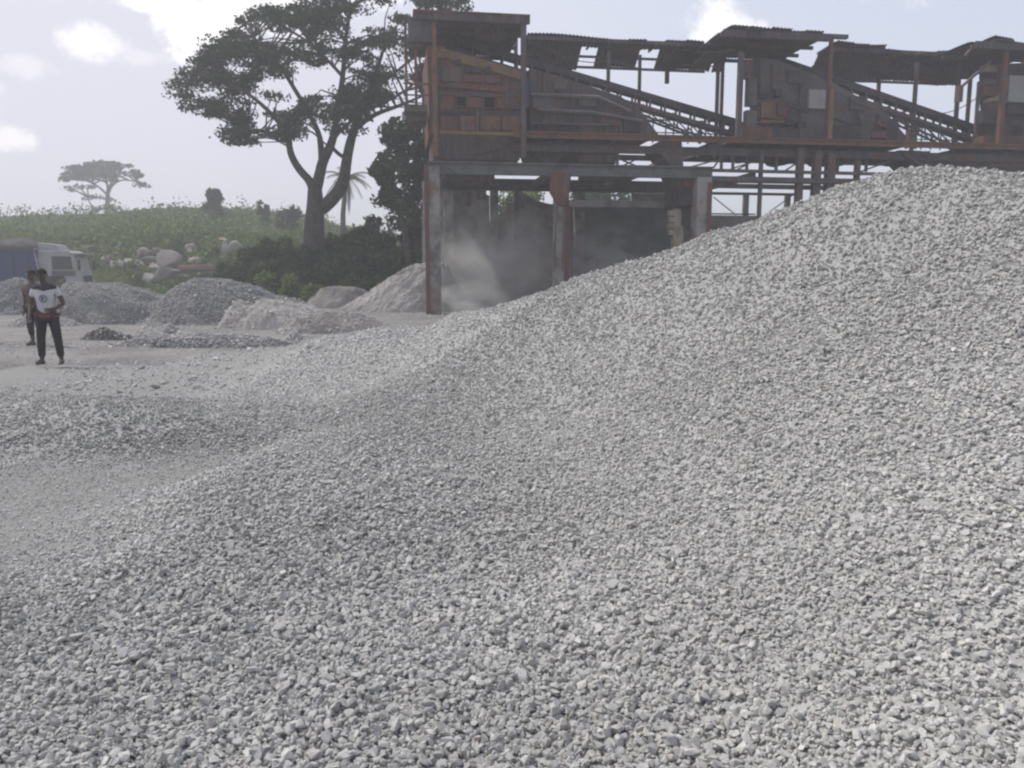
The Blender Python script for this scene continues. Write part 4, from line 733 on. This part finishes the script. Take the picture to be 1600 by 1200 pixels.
make_tree('spreading_tree', 'big dark spreading tree with forked trunk left of the plant', 45,
    [[(490, 470, 36), (490, 400, 36), (491, 352, 31), (493, 322, 27), (492, 296, 22)],
     [(493, 330, 20), (508, 322, 21), (524, 306, 20), (537, 286, 19), (541, 255, 16), (545, 232, 15), (552, 205, 13), (562, 160, 10, 1), (575, 110, 7, 2), (590, 60, 5, 2)],
     [(492, 300, 18), (484, 282, 13), (470, 268, 12), (458, 250, 11), (452, 232, 10), (452, 214, 9), (440, 190, 7, -1), (410, 160, 5, -2), (370, 140, 4, -2), (325, 128, 3, -2)],
     [(492, 300, 20), (499, 276, 17), (504, 252, 16), (514, 234, 14), (522, 212, 12), (528, 170, 10), (536, 120, 8), (540, 60, 6), (548, 10, 4)],
     [(503, 256, 11), (502, 232, 10), (498, 205, 8), (480, 165, 7, -1), (450, 110, 5, -2), (415, 75, 4, -2)],
     [(517, 228, 6), (528, 240, 6), (541, 248, 6)], [(510, 232, 6), (520, 222, 5), (530, 205, 5), (560, 170, 5, 1), (610, 140, 4, 2), (650, 110, 3, 2)],
     [(552, 205, 9), (580, 180, 7), (625, 165, 5), (660, 150, 3)], [(536, 120, 6), (500, 80, 5, 2), (470, 50, 3, 2)], [(562, 160, 6), (620, 90, 4, 2), (680, 40, 3, 2)], [(452, 220, 6), (420, 205, 5), (385, 205, 3)]],
    [(276, 128), (295, 102), (330, 70), (360, 42), (398, 20), (440, 14), (462, -12), (520, -45), (620, -55), (690, -40), (728, 8), (715, 28), (690, 50), (692, 120), (680, 170), (640, 175), (620, 205), (585, 205), (560, 214), (530, 208), (500, 215), (468, 212), (440, 218), (412, 222), (380, 226), (348, 208), (352, 190), (330, 180), (300, 170), (285, 150)],
    440, .70, .11, 84, M['leaf'], 5, gap=.44, depth=4.5, gscale=46, flat=.36,
    holes=((320, 112, 13, 7), (420, 185, 12, 5), (455, 155, 10, 8), (575, 80, 16, 10), (515, 98, 14, 5), (640, 130, 12, 8), (470, 200, 8, 6), (550, 150, 8, 5), (385, 92, 14, 6), (500, 155, 8, 8), (650, 30, 10, 8), (388, 170, 20, 4), (440, 125, 7, 6)), extra=((362, 222), (376, 218), (350, 212), (293, 168), (282, 152), (300, 158)))
make_tree('leafy_tree', 'broad leaved tree hanging beside the plant\'s first column', 40,
    [[(640, 470, 14), (640, 400, 12), (628, 340, 9), (618, 300, 7), (612, 270, 5)], [(634, 360, 8), (650, 300, 7), (652, 240, 6), (640, 180, 4), (625, 150, 3)], [(650, 300, 5), (668, 250, 4), (672, 190, 3)]],
    [(600, 205), (625, 175), (640, 190), (668, 170), (690, 200), (690, 335), (660, 345), (640, 335), (618, 335), (600, 318), (592, 300), (610, 290), (600, 280), (586, 275), (584, 262), (600, 255), (606, 240), (618, 235)],
    95, .5, .17, 60, M['leaf2'], 9, gap=.36, depth=1.6, gscale=24, flat=.8, extra=((590, 270), (596, 314)))
make_tree('far_tree', 'lone pale flat topped tree standing far off on the hazy hilltop', 155,
    [[(168, 350, 7), (168, 330, 7), (168, 308, 6.5), (169, 296, 5)], [(168, 305, 3), (155, 292, 3), (140, 284, 2), (118, 278, 1.5)], [(169, 302, 4), (176, 288, 3), (192, 280, 2), (214, 284, 1.5)], [(169, 296, 4), (166, 280, 3), (160, 266, 2)], [(169, 296, 4), (180, 276, 3), (190, 264, 2)], [(167, 312, 2), (150, 308, 1.5), (138, 309, 1)], [(167, 328, 1.6), (156, 326, 1), (146, 327, .8)]],
    [(95, 278), (104, 264), (120, 256), (145, 253), (163, 252), (190, 254), (210, 262), (222, 274), (218, 279), (196, 275), (180, 282), (165, 283), (150, 280), (135, 280), (118, 284), (100, 284)],
    105, 1.0, .3, 40, M['leaf'], 12, gap=.36, depth=7, gscale=16, flat=.4, extra=((106, 294), (113, 297), (122, 293), (135, 292), (145, 291), (136, 310), (145, 308), (153, 307), (222, 287), (228, 290), (216, 290), (148, 327), (155, 326), (176, 326), (173, 312)))
make_tree('small_tree', 'sparse small tree showing above the dark wall behind the plant', 62,
    [[(960, 470, 8), (958, 380, 6), (955, 320, 4), (950, 300, 2)], [(958, 350, 4), (920, 310, 2), (910, 300, 1)], [(957, 340, 4), (975, 305, 2)]],
    [(895, 300), (925, 292), (955, 294), (985, 300), (990, 330), (900, 335)], 60, .6, .17, 50, M['leaf3'], 19, gap=.42, depth=2, gscale=18, flat=.8)
make_tree('small_tree', 'tan hazy tree seen through the first bay of the plant', 58,
    [[(820, 470, 8), (820, 380, 6), (818, 330, 4)]], [(778, 320), (795, 300), (830, 296), (858, 305), (862, 345), (790, 350)], 50, .6, .17, 50, M['hillgreen'], 23, gap=.42, depth=2, gscale=18, flat=.8)
# palm
py = 76; pb_ = pix_at(535, 360, py); pr = empty('palm_tree', (pb_.x, py, gh(pb_.x, py))); tag(pr, 'thin drooping palm behind the big tree\'s right fork', 'tree')
top = pix_at(541, 278, py) - pr.location; MB().tube([(0, 0, -.2), (.1, 0, top.z * .5), tuple(top)], [.3, .24, .2], 8).build('trunk', M['bark'], pr, smooth=True)
r = random.Random(3); fm = MB()
for k in range(20):
    a = k * 2.4; L = r.uniform(1.7, 2.6); up = r.uniform(-.25, 1.1); pts = []
    for j in range(9):
        t = j / 8; pts.append(top + Vector((math.cos(a) * L * t, math.sin(a) * L * t, up * t * L * .8 - 1.5 * t * t * (1.2 if up < .5 else .8))))
    for j in range(8):
        d = (pts[j + 1] - pts[j]).normalized(); s = d.cross(Vector((0, 0, 1))).normalized()
        for q in range(3):
            b = pts[j].lerp(pts[j + 1], q / 3)
            for sg in (-1, 1):
                e = b + (s * sg * .38 + d * .25 + Vector((0, 0, -.25))) * (1 - .5 * j / 8); w = d * .022; fm.add([b - w, b + w, e + w * .4, e - w * .4], [(0, 1, 2, 3)])
    fm.tube(pts, [.035] * 8 + [.01], 4)
for k in range(16):
    a = r.uniform(0, 6.28); d = Vector((math.cos(a) * .3, math.sin(a) * .3, 0)); fm.tube([top + d * .5, top + d * 1.2 + Vector((0, 0, -1.2)), top + d * .9 + Vector((0, 0, -2.4 - r.random()))], [.05, .04, .015], 4)
fm.build('crown', M['leaf'], pr)

def bush(label, u, vt, w, Y, lm, seed, group, leaf=.14, n=150, name='bush', vb=None):
    c = pix_at(u, vt, Y); gz = gh(c.x, Y); H = max(.6, c.z - gz); W = w * Y / FPX / 2; o = empty(name, (c.x, Y, gz)); tag(o, label, 'bush', group); r = random.Random(seed)
    C = []; Rr = []
    for i in range(22):
        a = r.uniform(0, 6.28); q = math.sqrt(r.random()) * .85; z = r.random() ** .7
        k = math.sqrt(max(0, 1 - (z * .92) ** 2)); C.append((math.cos(a) * q * W * (k * .6 + .4), math.sin(a) * q * W * .8 * (k * .6 + .4), .2 + z * (H - .35))); Rr.append(r.uniform(.3, .5) * min(1.3, max(.6, W)))
    V, F = leaves(C, Rr, n, leaf, seed, flat=.8); np_mesh('foliage', V, F, lm, o)
    mb = MB()
    for c_ in C[:8]: mb.tube([(0, 0, -.1), (c_[0] * .4, c_[1] * .4, c_[2] * .5), c_], [.06, .04, .015], 5)
    mb.build('stem', M['bark'], o); return o
dk = 'dense dark green bush in the thicket round the big tree\'s trunk'
for i, (u, vt, w, Y) in enumerate([(398, 388, 70, 44), (436, 362, 80, 47), (470, 392, 70, 43), (516, 372, 80, 46.5), (545, 366, 80, 44), (592, 342, 95, 43), (640, 346, 90, 42.5), (655, 388, 80, 40.5), (610, 390, 90, 41), (565, 400, 80, 40.5), (520, 404, 80, 41), (425, 408, 80, 42), (470, 428, 70, 40), (620, 428, 80, 38.5), (562, 432, 70, 39.5), (700, 355, 90, 44)]):
    bush(dk, u, vt, w, Y, M['leaf3'] if i % 3 else M['leaf'], 60 + i, 'dark bushes round the tree trunk')
for i, (u, vt, w, Y, lab) in enumerate([(362, 412, 56, 43, 'lighter green bush right of the upright pale rock'), (392, 424, 52, 41, 'low mid green bush above the small grey mound'), (415, 424, 34, 39.5, 'small upright yellow green shrub, left of a pair'), (455, 430, 38, 39, 'small upright yellow green shrub, right of a pair'), (490, 446, 36, 38, 'low sparse pale stemmed shrub behind the rounded tan mound')]):
    bush(lab, u, vt, w, Y, M['hillgreen'] if i > 1 else M['leaf2'], 90 + i, 'lighter shrubs before the thicket', leaf=.11, n=110, name='shrub')
bush('dark round bush standing up on the hill skyline', 333, 299, 30, 88, M['leaf'], 101, None, leaf=.3, n=110)
bush('thin sapling on the hill skyline left of the big tree', 411, 309, 20, 84, M['leaf3'], 102, None, leaf=.22, n=26, name='sapling')
bush('low leaning bush on the skyline near the tree trunk', 452, 326, 40, 80, M['leaf3'], 103, None, leaf=.25, n=60)
bush('rounded hazy bush at the far left skyline', 38, 341, 50, 120, M['leaf3'], 104, None, leaf=.4, n=110)
# grass patch and hill scrub: nobody could count it
N_ = 10500; sy = 47.5 + 84 * rng.random(N_) ** 1.25; sx = sy * (-.86 + 1.0 * rng.random(N_)); nn = fbm(sx * .16, sy * .16, 61, 4)
k_ = ~((sy < 49.5) & (sx < -21)) & (nn + .25 * rng.random(N_) > -.28); sx, sy = sx[k_], sy[k_]; sz = ground_h(sx, sy); big = .45 + .6 * sstep(.0, .5, fbm(sx * .1, sy * .1, 71, 3)) + .3 * rng.random(len(sx)); big = big * (.45 + .55 * sstep(56, 66, sy))
V, F = leaves(np.stack([sx, sy, sz + big * .35], 1), big, 26, .26, 33, flat=.75)
k2 = rng.random(len(sx)) < .05; V2, F2 = leaves(np.stack([sx, sy, sz + .8], 1)[k2], (.5 + .7 * rng.random(k2.sum())) * sstep(54, 66, sy[k2]) + .3, 46, .2, 35, flat=1.1)
F2 = F2 + len(V); V = np.concatenate([V, V2]); F = np.concatenate([F, F2])
o = np_mesh('hill_scrub', V, F, M['hillgreen']); tag(o, 'hazy green scrub covering the hillside', 'scrub', kind='stuff')
gc = []; gr_ = []
for i in range(260):
    u = random.uniform(150, 250); vb = random.uniform(424, 450); p = hit(u, vb, 42, 62); gc.append((p.x, p.y, p.z + .15)); gr_.append(random.uniform(.25, .5))
for i in range(120):
    u = random.uniform(330, 480); vb = random.uniform(372, 420); p = hit(u, vb, 48, 90); gc.append((p.x, p.y, p.z + .15)); gr_.append(random.uniform(.3, .6))
V, F = leaves(gc, gr_, 60, .07, 44, flat=.8, elong=3.5); o = np_mesh('grass_patch', V, F, M['grass']); tag(o, 'yellow green grass among the boulders', 'grass', kind='stuff')

# ================================================================== truck
M['t_blue'] = mat('faded_blue_tipper', (.018, .042, .12), .6, (.03, .055, .11), 1.5, .1, 10); M['t_white'] = mat('dusty_white_paint', (.36, .355, .36), .5, (.28, .27, .26), 2, .05, 10); M['t_load'] = mat('brown_grey_load', (.06, .052, .058), .95, (.10, .085, .09), 1.5, .6, 5); M['glass'] = mat('dark_cab_glass', (.04, .045, .05), .15, spec=.6)
Yt = 47.0; fx = pix_at(147, 430, Yt).x; tr = empty('tipper_truck', (fx, Yt, gh(fx, Yt)), R(12)); tag(tr, 'blue tipper truck with white cab facing right, parked at the left edge', 'truck')
# local frame: x = 0 at the bumper, forwards is +x, near side is -y
cabp = [(-.05, .62), (0, 1.2), (-.12, 1.75), (-.32, 2.6), (-.6, 2.82), (-2.1, 2.82), (-2.2, 2.6), (-2.2, .95), (-1.9, .95), (-1.75, 1.35), (-.95, 1.35), (-.75, .62)]
cb = MB().prism(cabp, -2.3, 0).build('cab', M['t_white'], tr, bevel=.05)
def tp(mb, name, m, par=tr, **k): return mb.build(name, M[m] if isinstance(m, str) else m, par, **k)
for y0, y1 in ((-2.325, -2.29), (-.01, .025)):
    w_ = tp(MB().prism([(-.42, 1.78), (-.5, 2.5), (-1.45, 2.5), (-1.45, 1.78)], y0, y1), 'side_window', 'glass'); 
    d_ = tp(MB().prism([(-.28, 1.42), (-.34, 1.72), (-1.5, 1.72), (-1.5, 1.42)], y0 + .005, y1 - .005), 'door_panel', 'dusty')
tp(MB().add([(-.145, -2.2, 1.8), (-.145, -.1, 1.8), (-.325, -.1, 2.52), (-.325, -2.2, 2.52), (-.17, -2.2, 1.8), (-.17, -.1, 1.8), (-.35, -.1, 2.52), (-.35, -2.2, 2.52)], [(0, 1, 2, 3), (7, 6, 5, 4), (0, 4, 5, 1), (1, 5, 6, 2), (2, 6, 7, 3), (3, 7, 4, 0)]), 'windscreen', 'glass')
tp(MB().box(-.55, .05, -2.36, .06, 2.6, 2.68), 'sun_visor', 't_white', bevel=.02); tp(MB().box(-.1, .08, -2.38, .08, .45, .78), 'bumper', 'dusty', bevel=.03)
tp(MB().box(-.03, .02, -1.9, -.4, 1.0, 1.45), 'grille', 'dark', bevel=.02)
for y in (-2.1, -.35): tp(MB().box(.0, .04, y - .05, y + .2, .9, 1.12), 'headlight', mat('headlight_lens', (.6, .6, .58), .2), bevel=.02)
for y in (-2.55, .18): mi = tp(MB().box(-.1, .0, y, y + .16, 1.75, 2.3), 'mirror', 'dark', bevel=.03); tp(MB().bar((-.15, y + .1, 2.3), (-.3, -2.25 if y < 0 else -.05, 2.45), .03), 'mirror_arm', 'dark', mi)
tp(MB().prism([(-1.15, 2.83), (-1.3, 3.15), (-2.15, 3.25), (-2.15, 2.83)], -2.1, -.2), 'roof_deflector', 't_white', bevel=.05)
tp(MB().box(-8.6, -.8, -1.6, -.7, .75, 1.0), 'chassis', 'dark')
def wheel(x, y):
    w = tp(MB().tube([(x, y - .15, .52), (x, y + .15, .52)], .52, 24), 'wheel', 'rubber', bevel=.03); s = -.16 if y < -1 else .16; tp(MB().tube([(x, y + s * .9, .52), (x, y + s * 1.15, .52)], .24, 14), 'rim', 'dusty', w)
for x in (-1.35, -6.0, -7.4):
    for y in (-2.1, -.2): wheel(x, y)
for y in (-2.32, .02): tp(MB().prism([(-.75, .62), (-.95, 1.34), (-1.75, 1.34), (-1.95, .9), (-2.0, .9), (-1.8, 1.42), (-.9, 1.42), (-.66, .62)], y - .03, y), 'wheel_arch', 'dark')
tp(MB().tube([(-3.4, -2.05, .8), (-2.5, -2.05, .8)], .3, 16), 'fuel_tank', 'steel')
tb = tp(MB().add([(-2.35, -2.45, 1.15), (-2.35, .15, 1.15), (-9.2, .15, 1.15), (-9.2, -2.45, 1.15), (-2.1, -2.5, 2.75), (-2.1, .2, 2.75), (-9.3, .2, 2.75), (-9.3, -2.5, 2.75)], [(0, 1, 2, 3), (4, 7, 6, 5), (0, 4, 5, 1), (1, 5, 6, 2), (2, 6, 7, 3), (3, 7, 4, 0)]), 'tipper_body', 't_blue')
for k in range(9): tp(MB().box(-2.6 - k * .8, -2.5 - k * .8, -2.56, -2.44, 1.2, 2.72), 'body_rib', 't_blue')
tp(MB().box(-9.35, -2.05, -2.58, -2.44, 2.72, 2.84), 'top_rail', 't_blue')
g = np.linspace(0, 1, 40); U, V = np.meshgrid(g, g); X = -9.2 + U * 7.0; Y_ = -2.42 + V * 2.55; e = np.minimum(np.minimum(U, 1 - U) * 8, np.minimum(V, 1 - V) * 4).clip(0, 1)
Z = 2.7 + e ** .5 * (.62 + .28 * fbm(U * 5, V * 3, 4, 4) + .12 * U); np_mesh('load', np.stack([X, Y_, Z], -1).reshape(-1, 3), grid_faces(40, 40), M['t_load'], tr)
tp(MB().add([(-2.02, -2.5, 1.1), (-2.02, .2, 1.1), (-2.2, .2, 2.9), (-2.2, -2.5, 2.9), (-2.08, -2.5, 1.1), (-2.08, .2, 1.1), (-2.26, .2, 2.9), (-2.26, -2.5, 2.9)], [(0, 1, 2, 3), (7, 6, 5, 4), (0, 4, 5, 1), (1, 5, 6, 2), (2, 6, 7, 3), (3, 7, 4, 0)]), 'headboard', 't_white')

# ================================================================== people
def skin(name, nodes, edges, m, parent, rootk, sub=2):
    ks = list(nodes); me = bpy.data.meshes.new(name); me.from_pydata([nodes[k][0] for k in ks], [(ks.index(a), ks.index(b)) for a, b in edges], []); me.materials.append(m)
    o = bpy.data.objects.new(name, me); COL.objects.link(o); o.parent = parent
    md = o.modifiers.new('s', 'SKIN'); md.use_smooth_shade = True
    if not me.skin_vertices: 
        bpy.context.view_layer.objects.active = o
    sv = me.skin_vertices[0].data if me.skin_vertices else None
    for i, k in enumerate(ks):
        rd = nodes[k][1]; rd = rd if isinstance(rd, tuple) else (rd, rd); sv[i].radius = rd; sv[i].use_root = (k == rootk)
    s = o.modifiers.new('u', 'SUBSURF'); s.levels = sub; s.render_levels = sub; return o
def person(label, loc, rz, J, shirt, pants, skinm, capm=None, scale=1.0):
    r = empty('person', loc, rz); r.scale = (scale,) * 3; tag(r, label, 'person')
    N = {'pel': ((0, 0, .93), (.15, .11)), 'sp': ((0, 0, 1.12), (.135, .10)), 'ch': ((0, 0, 1.32), (.16, .11)), 'nb': ((0, .005, 1.45), (.07, .07)), 'nk': (J.get('nk', (0, .0, 1.52)), .052), 'jaw': (J.get('jaw', (0, -.02, 1.585)), (.062, .07)), 'hd': (J.get('hd', (0, -.012, 1.66)), (.078, .095)), 'tp': (J.get('tp', (0, -.005, 1.73)), (.05, .062))}
    E = [('pel', 'sp'), ('sp', 'ch'), ('ch', 'nb'), ('nb', 'nk'), ('nk', 'jaw'), ('jaw', 'hd'), ('hd', 'tp')]
    for s, n in ((-1, 'L'), (1, 'R')):
        for k, rd in (('hp', .095), ('kn', .062), ('an', .042), ('to', (.042, .03))): N[k + n] = (J[k + n], rd)
        for k, rd in (('sh', .062), ('el', .042), ('wr', .029), ('pa', (.040, .018))): N[k + n] = (J[k + n], rd)
        E += [('pel', 'hp' + n), ('hp' + n, 'kn' + n), ('kn' + n, 'an' + n), ('an' + n, 'to' + n), ('ch', 'sh' + n), ('sh' + n, 'el' + n), ('el' + n, 'wr' + n), ('wr' + n, 'pa' + n)]
        w, p = Vector(J['wr' + n]), Vector(J['pa' + n]); d = (p - w).normalized(); sd_ = d.cross(Vector((0, 1, 0))); sd_ = sd_.normalized() if sd_.length > .2 else Vector((1, 0, 0)); cu = d.cross(sd_).normalized()
        for q, (off, L) in enumerate(((-.03, .062), (-.01, .075), (.011, .070), (.031, .055))):
            a = p + d * .045 + sd_ * off; N[f'f{q}a' + n] = (tuple(a), .0095); N[f'f{q}b' + n] = (tuple(a + d * L * .55 + cu * .008), .0088); N[f'f{q}c' + n] = (tuple(a + d * L + cu * .028), .007)
            E += [('pa' + n, f'f{q}a' + n), (f'f{q}a' + n, f'f{q}b' + n), (f'f{q}b' + n, f'f{q}c' + n)]
        a = p - sd_ * .035 * (-s); N['ta' + n] = (tuple(a), .011); N['tb' + n] = (tuple(a + d * .03 - sd_ * .022 * (-s) + cu * .012), .009); E += [('pa' + n, 'ta' + n), ('ta' + n, 'tb' + n)]
    b = skin('body', N, E, skinm, r, 'pel')
    # shirt over torso and upper arms
    S = {'a': ((0, 0, .90), (.175, .135)), 'b': ((0, 0, 1.10), (.165, .128)), 'c': ((0, 0, 1.31), (.185, .132)), 'd': ((0, .005, 1.44), (.085, .08))}; ES = [('a', 'b'), ('b', 'c'), ('c', 'd')]
    for n in 'LR':
        sh, el = Vector(J['sh' + n]), Vector(J['el' + n]); S['s' + n] = (J['sh' + n], .085); S['e' + n] = (tuple(sh.lerp(el, J.get('sleeve', .75))), .064); ES += [('c', 's' + n), ('s' + n, 'e' + n)]
    so_ = skin('shirt', S, ES, shirt, r, 'a')
    T = {'p': ((0, 0, .95), (.165, .125))}; ET = []
    for n in 'LR':
        T['h' + n] = (J['hp' + n], .108); T['k' + n] = (J['kn' + n], .08); a, k = Vector(J['an' + n]), Vector(J['kn' + n]); T['a' + n] = (tuple(k.lerp(a, J.get('hem', .93))), .066); ET += [('p', 'h' + n), ('h' + n, 'k' + n), ('k' + n, 'a' + n)]
    skin('trousers', T, ET, pants, r, 'p')
    hd = Vector(N['hd'][0]); 
    for n in 'LR':
        a, t = Vector(J['an' + n]), Vector(J['to' + n]); mb = MB(); mb.tube([a + Vector((0, .05, -.05)), a + Vector((0, 0, -.045)), a.lerp(t, .6) + Vector((0, 0, -.012)), t + Vector((0, 0, -.005)), t + (t - a).normalized() * .03 + Vector((0, 0, .0))], [.03, .052, .046, .038, .018], 12); mb.build('shoe', J['shoe'], r, smooth=True)
    bm = bmesh.new(); bmesh.ops.create_uvsphere(bm, u_segments=20, v_segments=12, radius=1)
    bmesh.ops.delete(bm, geom=[v for v in bm.verts if v.co.z < .05 - .35 * v.co.y * (1 if v.co.y > 0 else .2)], context='VERTS')
    for v in bm.verts: v.co = Vector((v.co.x * .092, v.co.y * .108 + .008, v.co.z * .105)) + hd + Vector((0, 0, .018))
    me = bpy.data.meshes.new('hair'); bm.to_mesh(me); bm.free(); me.materials.append(capm or J['hairm']); o = bpy.data.objects.new('cap' if capm else 'hair', me); COL.objects.link(o); o.parent = r; md = o.modifiers.new('s', 'SOLIDIFY'); md.thickness = .012
    for s in (-1, 1):
        MB().tube([hd + Vector((s * .031, -.091, .0)), hd + Vector((s * .031, -.1, .0))], [.013, .006], 8).build('eye', J['eyem'], r); MB().tube([hd + Vector((s * .082, .012, -.03)), hd + Vector((s * .092, .016, .0)), hd + Vector((s * .085, .014, .028))], [.008, .016, .009], 8).build('ear', skinm, r, smooth=True)
    MB().tube([hd + Vector((0, -.09, .012)), hd + Vector((0, -.115, -.028)), hd + Vector((0, -.09, -.04))], [.008, .016, .01], 8).build('nose', skinm, r, smooth=True)
    MB().tube([hd + Vector((-.026, -.084, -.064)), hd + Vector((0, -.094, -.062)), hd + Vector((.026, -.084, -.064))], [.004, .008, .004], 6).build('mouth', J['lipm'], r, smooth=True)
    if capm: MB().tube([hd + Vector((0, -.08, .045)), hd + Vector((0, -.16, .035))], [.07, .03], 14).build('cap_peak', capm, r)
    return r
sk = mat('dark_brown_skin', (.075, .042, .03), .55, spec=.4); hairm = mat('black_hair', (.015, .013, .012), .9); eyem = mat('eye', (.02, .015, .012), .3); lipm = mat('lip', (.06, .025, .02), .6); shoem = mat('dusty_shoe', (.10, .085, .075), .8)
base = dict(hairm=hairm, eyem=eyem, lipm=lipm, shoe=shoem)
pB = pix_at(80, 571, 14.75)
J = dict(base, hpL=(-.095, 0, .87), knL=(-.13, -.02, .48), anL=(-.15, .02, .085), toL=(-.19, -.13, .04), hpR=(.095, 0, .87), knR=(.155, -.02, .48), anR=(.18, .02, .085), toR=(.22, -.13, .04),
         shL=(-.18, 0, 1.39), elL=(-.27, .03, 1.12), wrL=(-.25, -.14, .92), paL=(-.235, -.19, .86), shR=(.18, 0, 1.39), elR=(.30, -.01, 1.13), wrR=(.20, -.20, 1.04), paR=(.14, -.24, 1.03), sleeve=.55,
         nk=(-.015, -.01, 1.52), jaw=(-.03, -.03, 1.58), hd=(-.035, -.02, 1.655), tp=(-.035, -.01, 1.725))
B = person('person in white printed shirt with red hem and dark trousers, standing nearer', (pB.x, 14.75, .0), R(12), J, mat('white_shirt', (.55, .54, .56), .9, (.46, .45, .47), 4, .2, 9), mat('black_trousers', (.02, .021, .026), .9, (.03, .03, .036), 5, .2, 9), sk, None, .985)
MB().tube([(.19 * math.cos(a), .148 * math.sin(a), .90) for a in [i * math.pi / 12 for i in range(25)]], .028, 8).build('red_hem', mat('red_cloth', (.22, .045, .045), .9), B, smooth=True)
em = MB(); em.tube([(.0 + .062 * math.cos(a), -.153 + .012 * abs(math.cos(a)), 1.22 + .062 * math.sin(a)) for a in [i * math.pi / 8 for i in range(17)]], .0075, 6); em.box(-.022, -.008, -.164, -.152, 1.185, 1.255); em.box(-.008, .02, -.164, -.152, 1.24, 1.255); em.box(-.008, .02, -.164, -.152, 1.213, 1.226); em.build('shirt_emblem', mat('dark_print', (.03, .03, .035), .9), B)
em = MB(); em.tube([(-.2, -.02, 1.405), (-.1, -.045, 1.435), (0, -.07, 1.41), (.1, -.045, 1.435), (.2, -.02, 1.405)], [.05, .06, .055, .06, .05], 10); em.build('dark_yoke', mat('dark_yoke_cloth', (.05, .04, .045), .9), B, smooth=True)
pA = pix_at(58, 541, 18.4)
J = dict(base, hpL=(-.09, 0, .87), knL=(-.11, -.04, .48), anL=(-.12, .02, .085), toL=(-.12, -.15, .04), hpR=(.09, 0, .87), knR=(.10, .0, .48), anR=(.12, .04, .085), toR=(.15, -.11, .04),
         shL=(-.20, 0, 1.39), elL=(-.28, .04, 1.11), wrL=(-.22, -.06, .86), paL=(-.2, -.09, .79), shR=(.20, 0, 1.39), elR=(.28, .02, 1.12), wrR=(.26, -.1, .88), paR=(.25, -.13, .81), sleeve=.9, hem=.7)
person('person in brown shirt and black shorts, standing partly hidden behind the other', (pA.x, 18.4, gh(pA.x, 18.4)), R(-15), J, mat('brown_shirt', (.12, .085, .085), .9, (.09, .065, .065), 4, .2, 9), mat('black_shorts', (.022, .022, .026), .9), sk, None, .97)

# ================================================================== dust rising under the plant
def dust(label, loc, size, dens, seed):
    o = MB().box(-1, 1, -1, 1, -1, 1).build('dust_cloud', M['dusty']); o.location = loc; o.scale = size; o.rotation_euler = (0, 0, TH)
    m = bpy.data.materials.new('rising_dust'); m.use_nodes = True; t = m.node_tree; t.nodes.clear(); L = t.links.new
    out = t.nodes.new('ShaderNodeOutputMaterial'); v = t.nodes.new('ShaderNodeVolumePrincipled'); v.inputs['Color'].default_value = (.86, .85, .84, 1); v.inputs['Anisotropy'].default_value = .2
    c = t.nodes.new('ShaderNodeTexCoord'); n = t.nodes.new('ShaderNodeTexNoise'); n.inputs['Scale'].default_value = 1.7; n.inputs['Detail'].default_value = 4; n.inputs['Distortion'].default_value = .4
    mp = t.nodes.new('ShaderNodeMapping'); mp.inputs['Location'].default_value = (seed, 0, seed * 2); L(c.outputs['Object'], mp.inputs[0]); L(mp.outputs[0], n.inputs['Vector'])
    ln = t.nodes.new('ShaderNodeVectorMath'); ln.operation = 'LENGTH'; L(c.outputs['Object'], ln.inputs[0])
    fo = t.nodes.new('ShaderNodeMapRange'); fo.inputs['From Min'].default_value = 1.0; fo.inputs['From Max'].default_value = .25; L(ln.outputs['Value'], fo.inputs['Value'])
    r1 = t.nodes.new('ShaderNodeMapRange'); r1.inputs['From Min'].default_value = .42; r1.inputs['From Max'].default_value = .62; L(n.outputs['Fac'], r1.inputs['Value'])
    a = t.nodes.new('ShaderNodeMath'); a.operation = 'MULTIPLY'; L(fo.outputs[0], a.inputs[0]); L(r1.outputs[0], a.inputs[1]); b = t.nodes.new('ShaderNodeMath'); b.operation = 'MULTIPLY'; b.inputs[1].default_value = dens; L(a.outputs[0], b.inputs[0]); L(b.outputs[0], v.inputs['Density'])
    L(v.outputs[0], out.inputs['Volume']); o.data.materials.clear(); o.data.materials.append(m); tag(o, label, 'dust', kind='stuff'); return o
def sw(u, v, Y): p = P(u, v, Y); w = SO + SA * p[0] + SB * p[1]; return (w.x, w.y, p[2])
dust('pale dust billowing at the foot of the first column', sw(728, 478, 1.5), (2.2, 1.7, 1.0), 3.2, 1.3)
dust('grey dust hanging in the first bay of the plant', sw(790, 425, 2.5), (3.6, 1.9, 2.7), 1.1, 4.1)
dust('thin dust drifting in the second bay of the plant', sw(950, 405, 2.5), (2.6, 1.9, 1.6), .8, 7.7)
# ------------------------------------------------------------------ haze
hz = MB().box(-1000, 1000, -70, 1150, -1.6, 24).build('haze', None or M['rubber'])
hm = bpy.data.materials.new('thin_dusty_air'); hm.use_nodes = True; ht = hm.node_tree; ht.nodes.clear()
ho = ht.nodes.new('ShaderNodeOutputMaterial'); hv = ht.nodes.new('ShaderNodeVolumePrincipled'); hv.inputs['Color'].default_value = (.92, .925, .95, 1); hv.inputs['Density'].default_value = .0029; hv.inputs['Anisotropy'].default_value = .3
ht.links.new(hv.outputs[0], ho.inputs['Volume']); hz.data.materials.clear(); hz.data.materials.append(hm); tag(hz, 'thin bright dusty haze hanging over the whole yard', 'haze', kind='stuff')
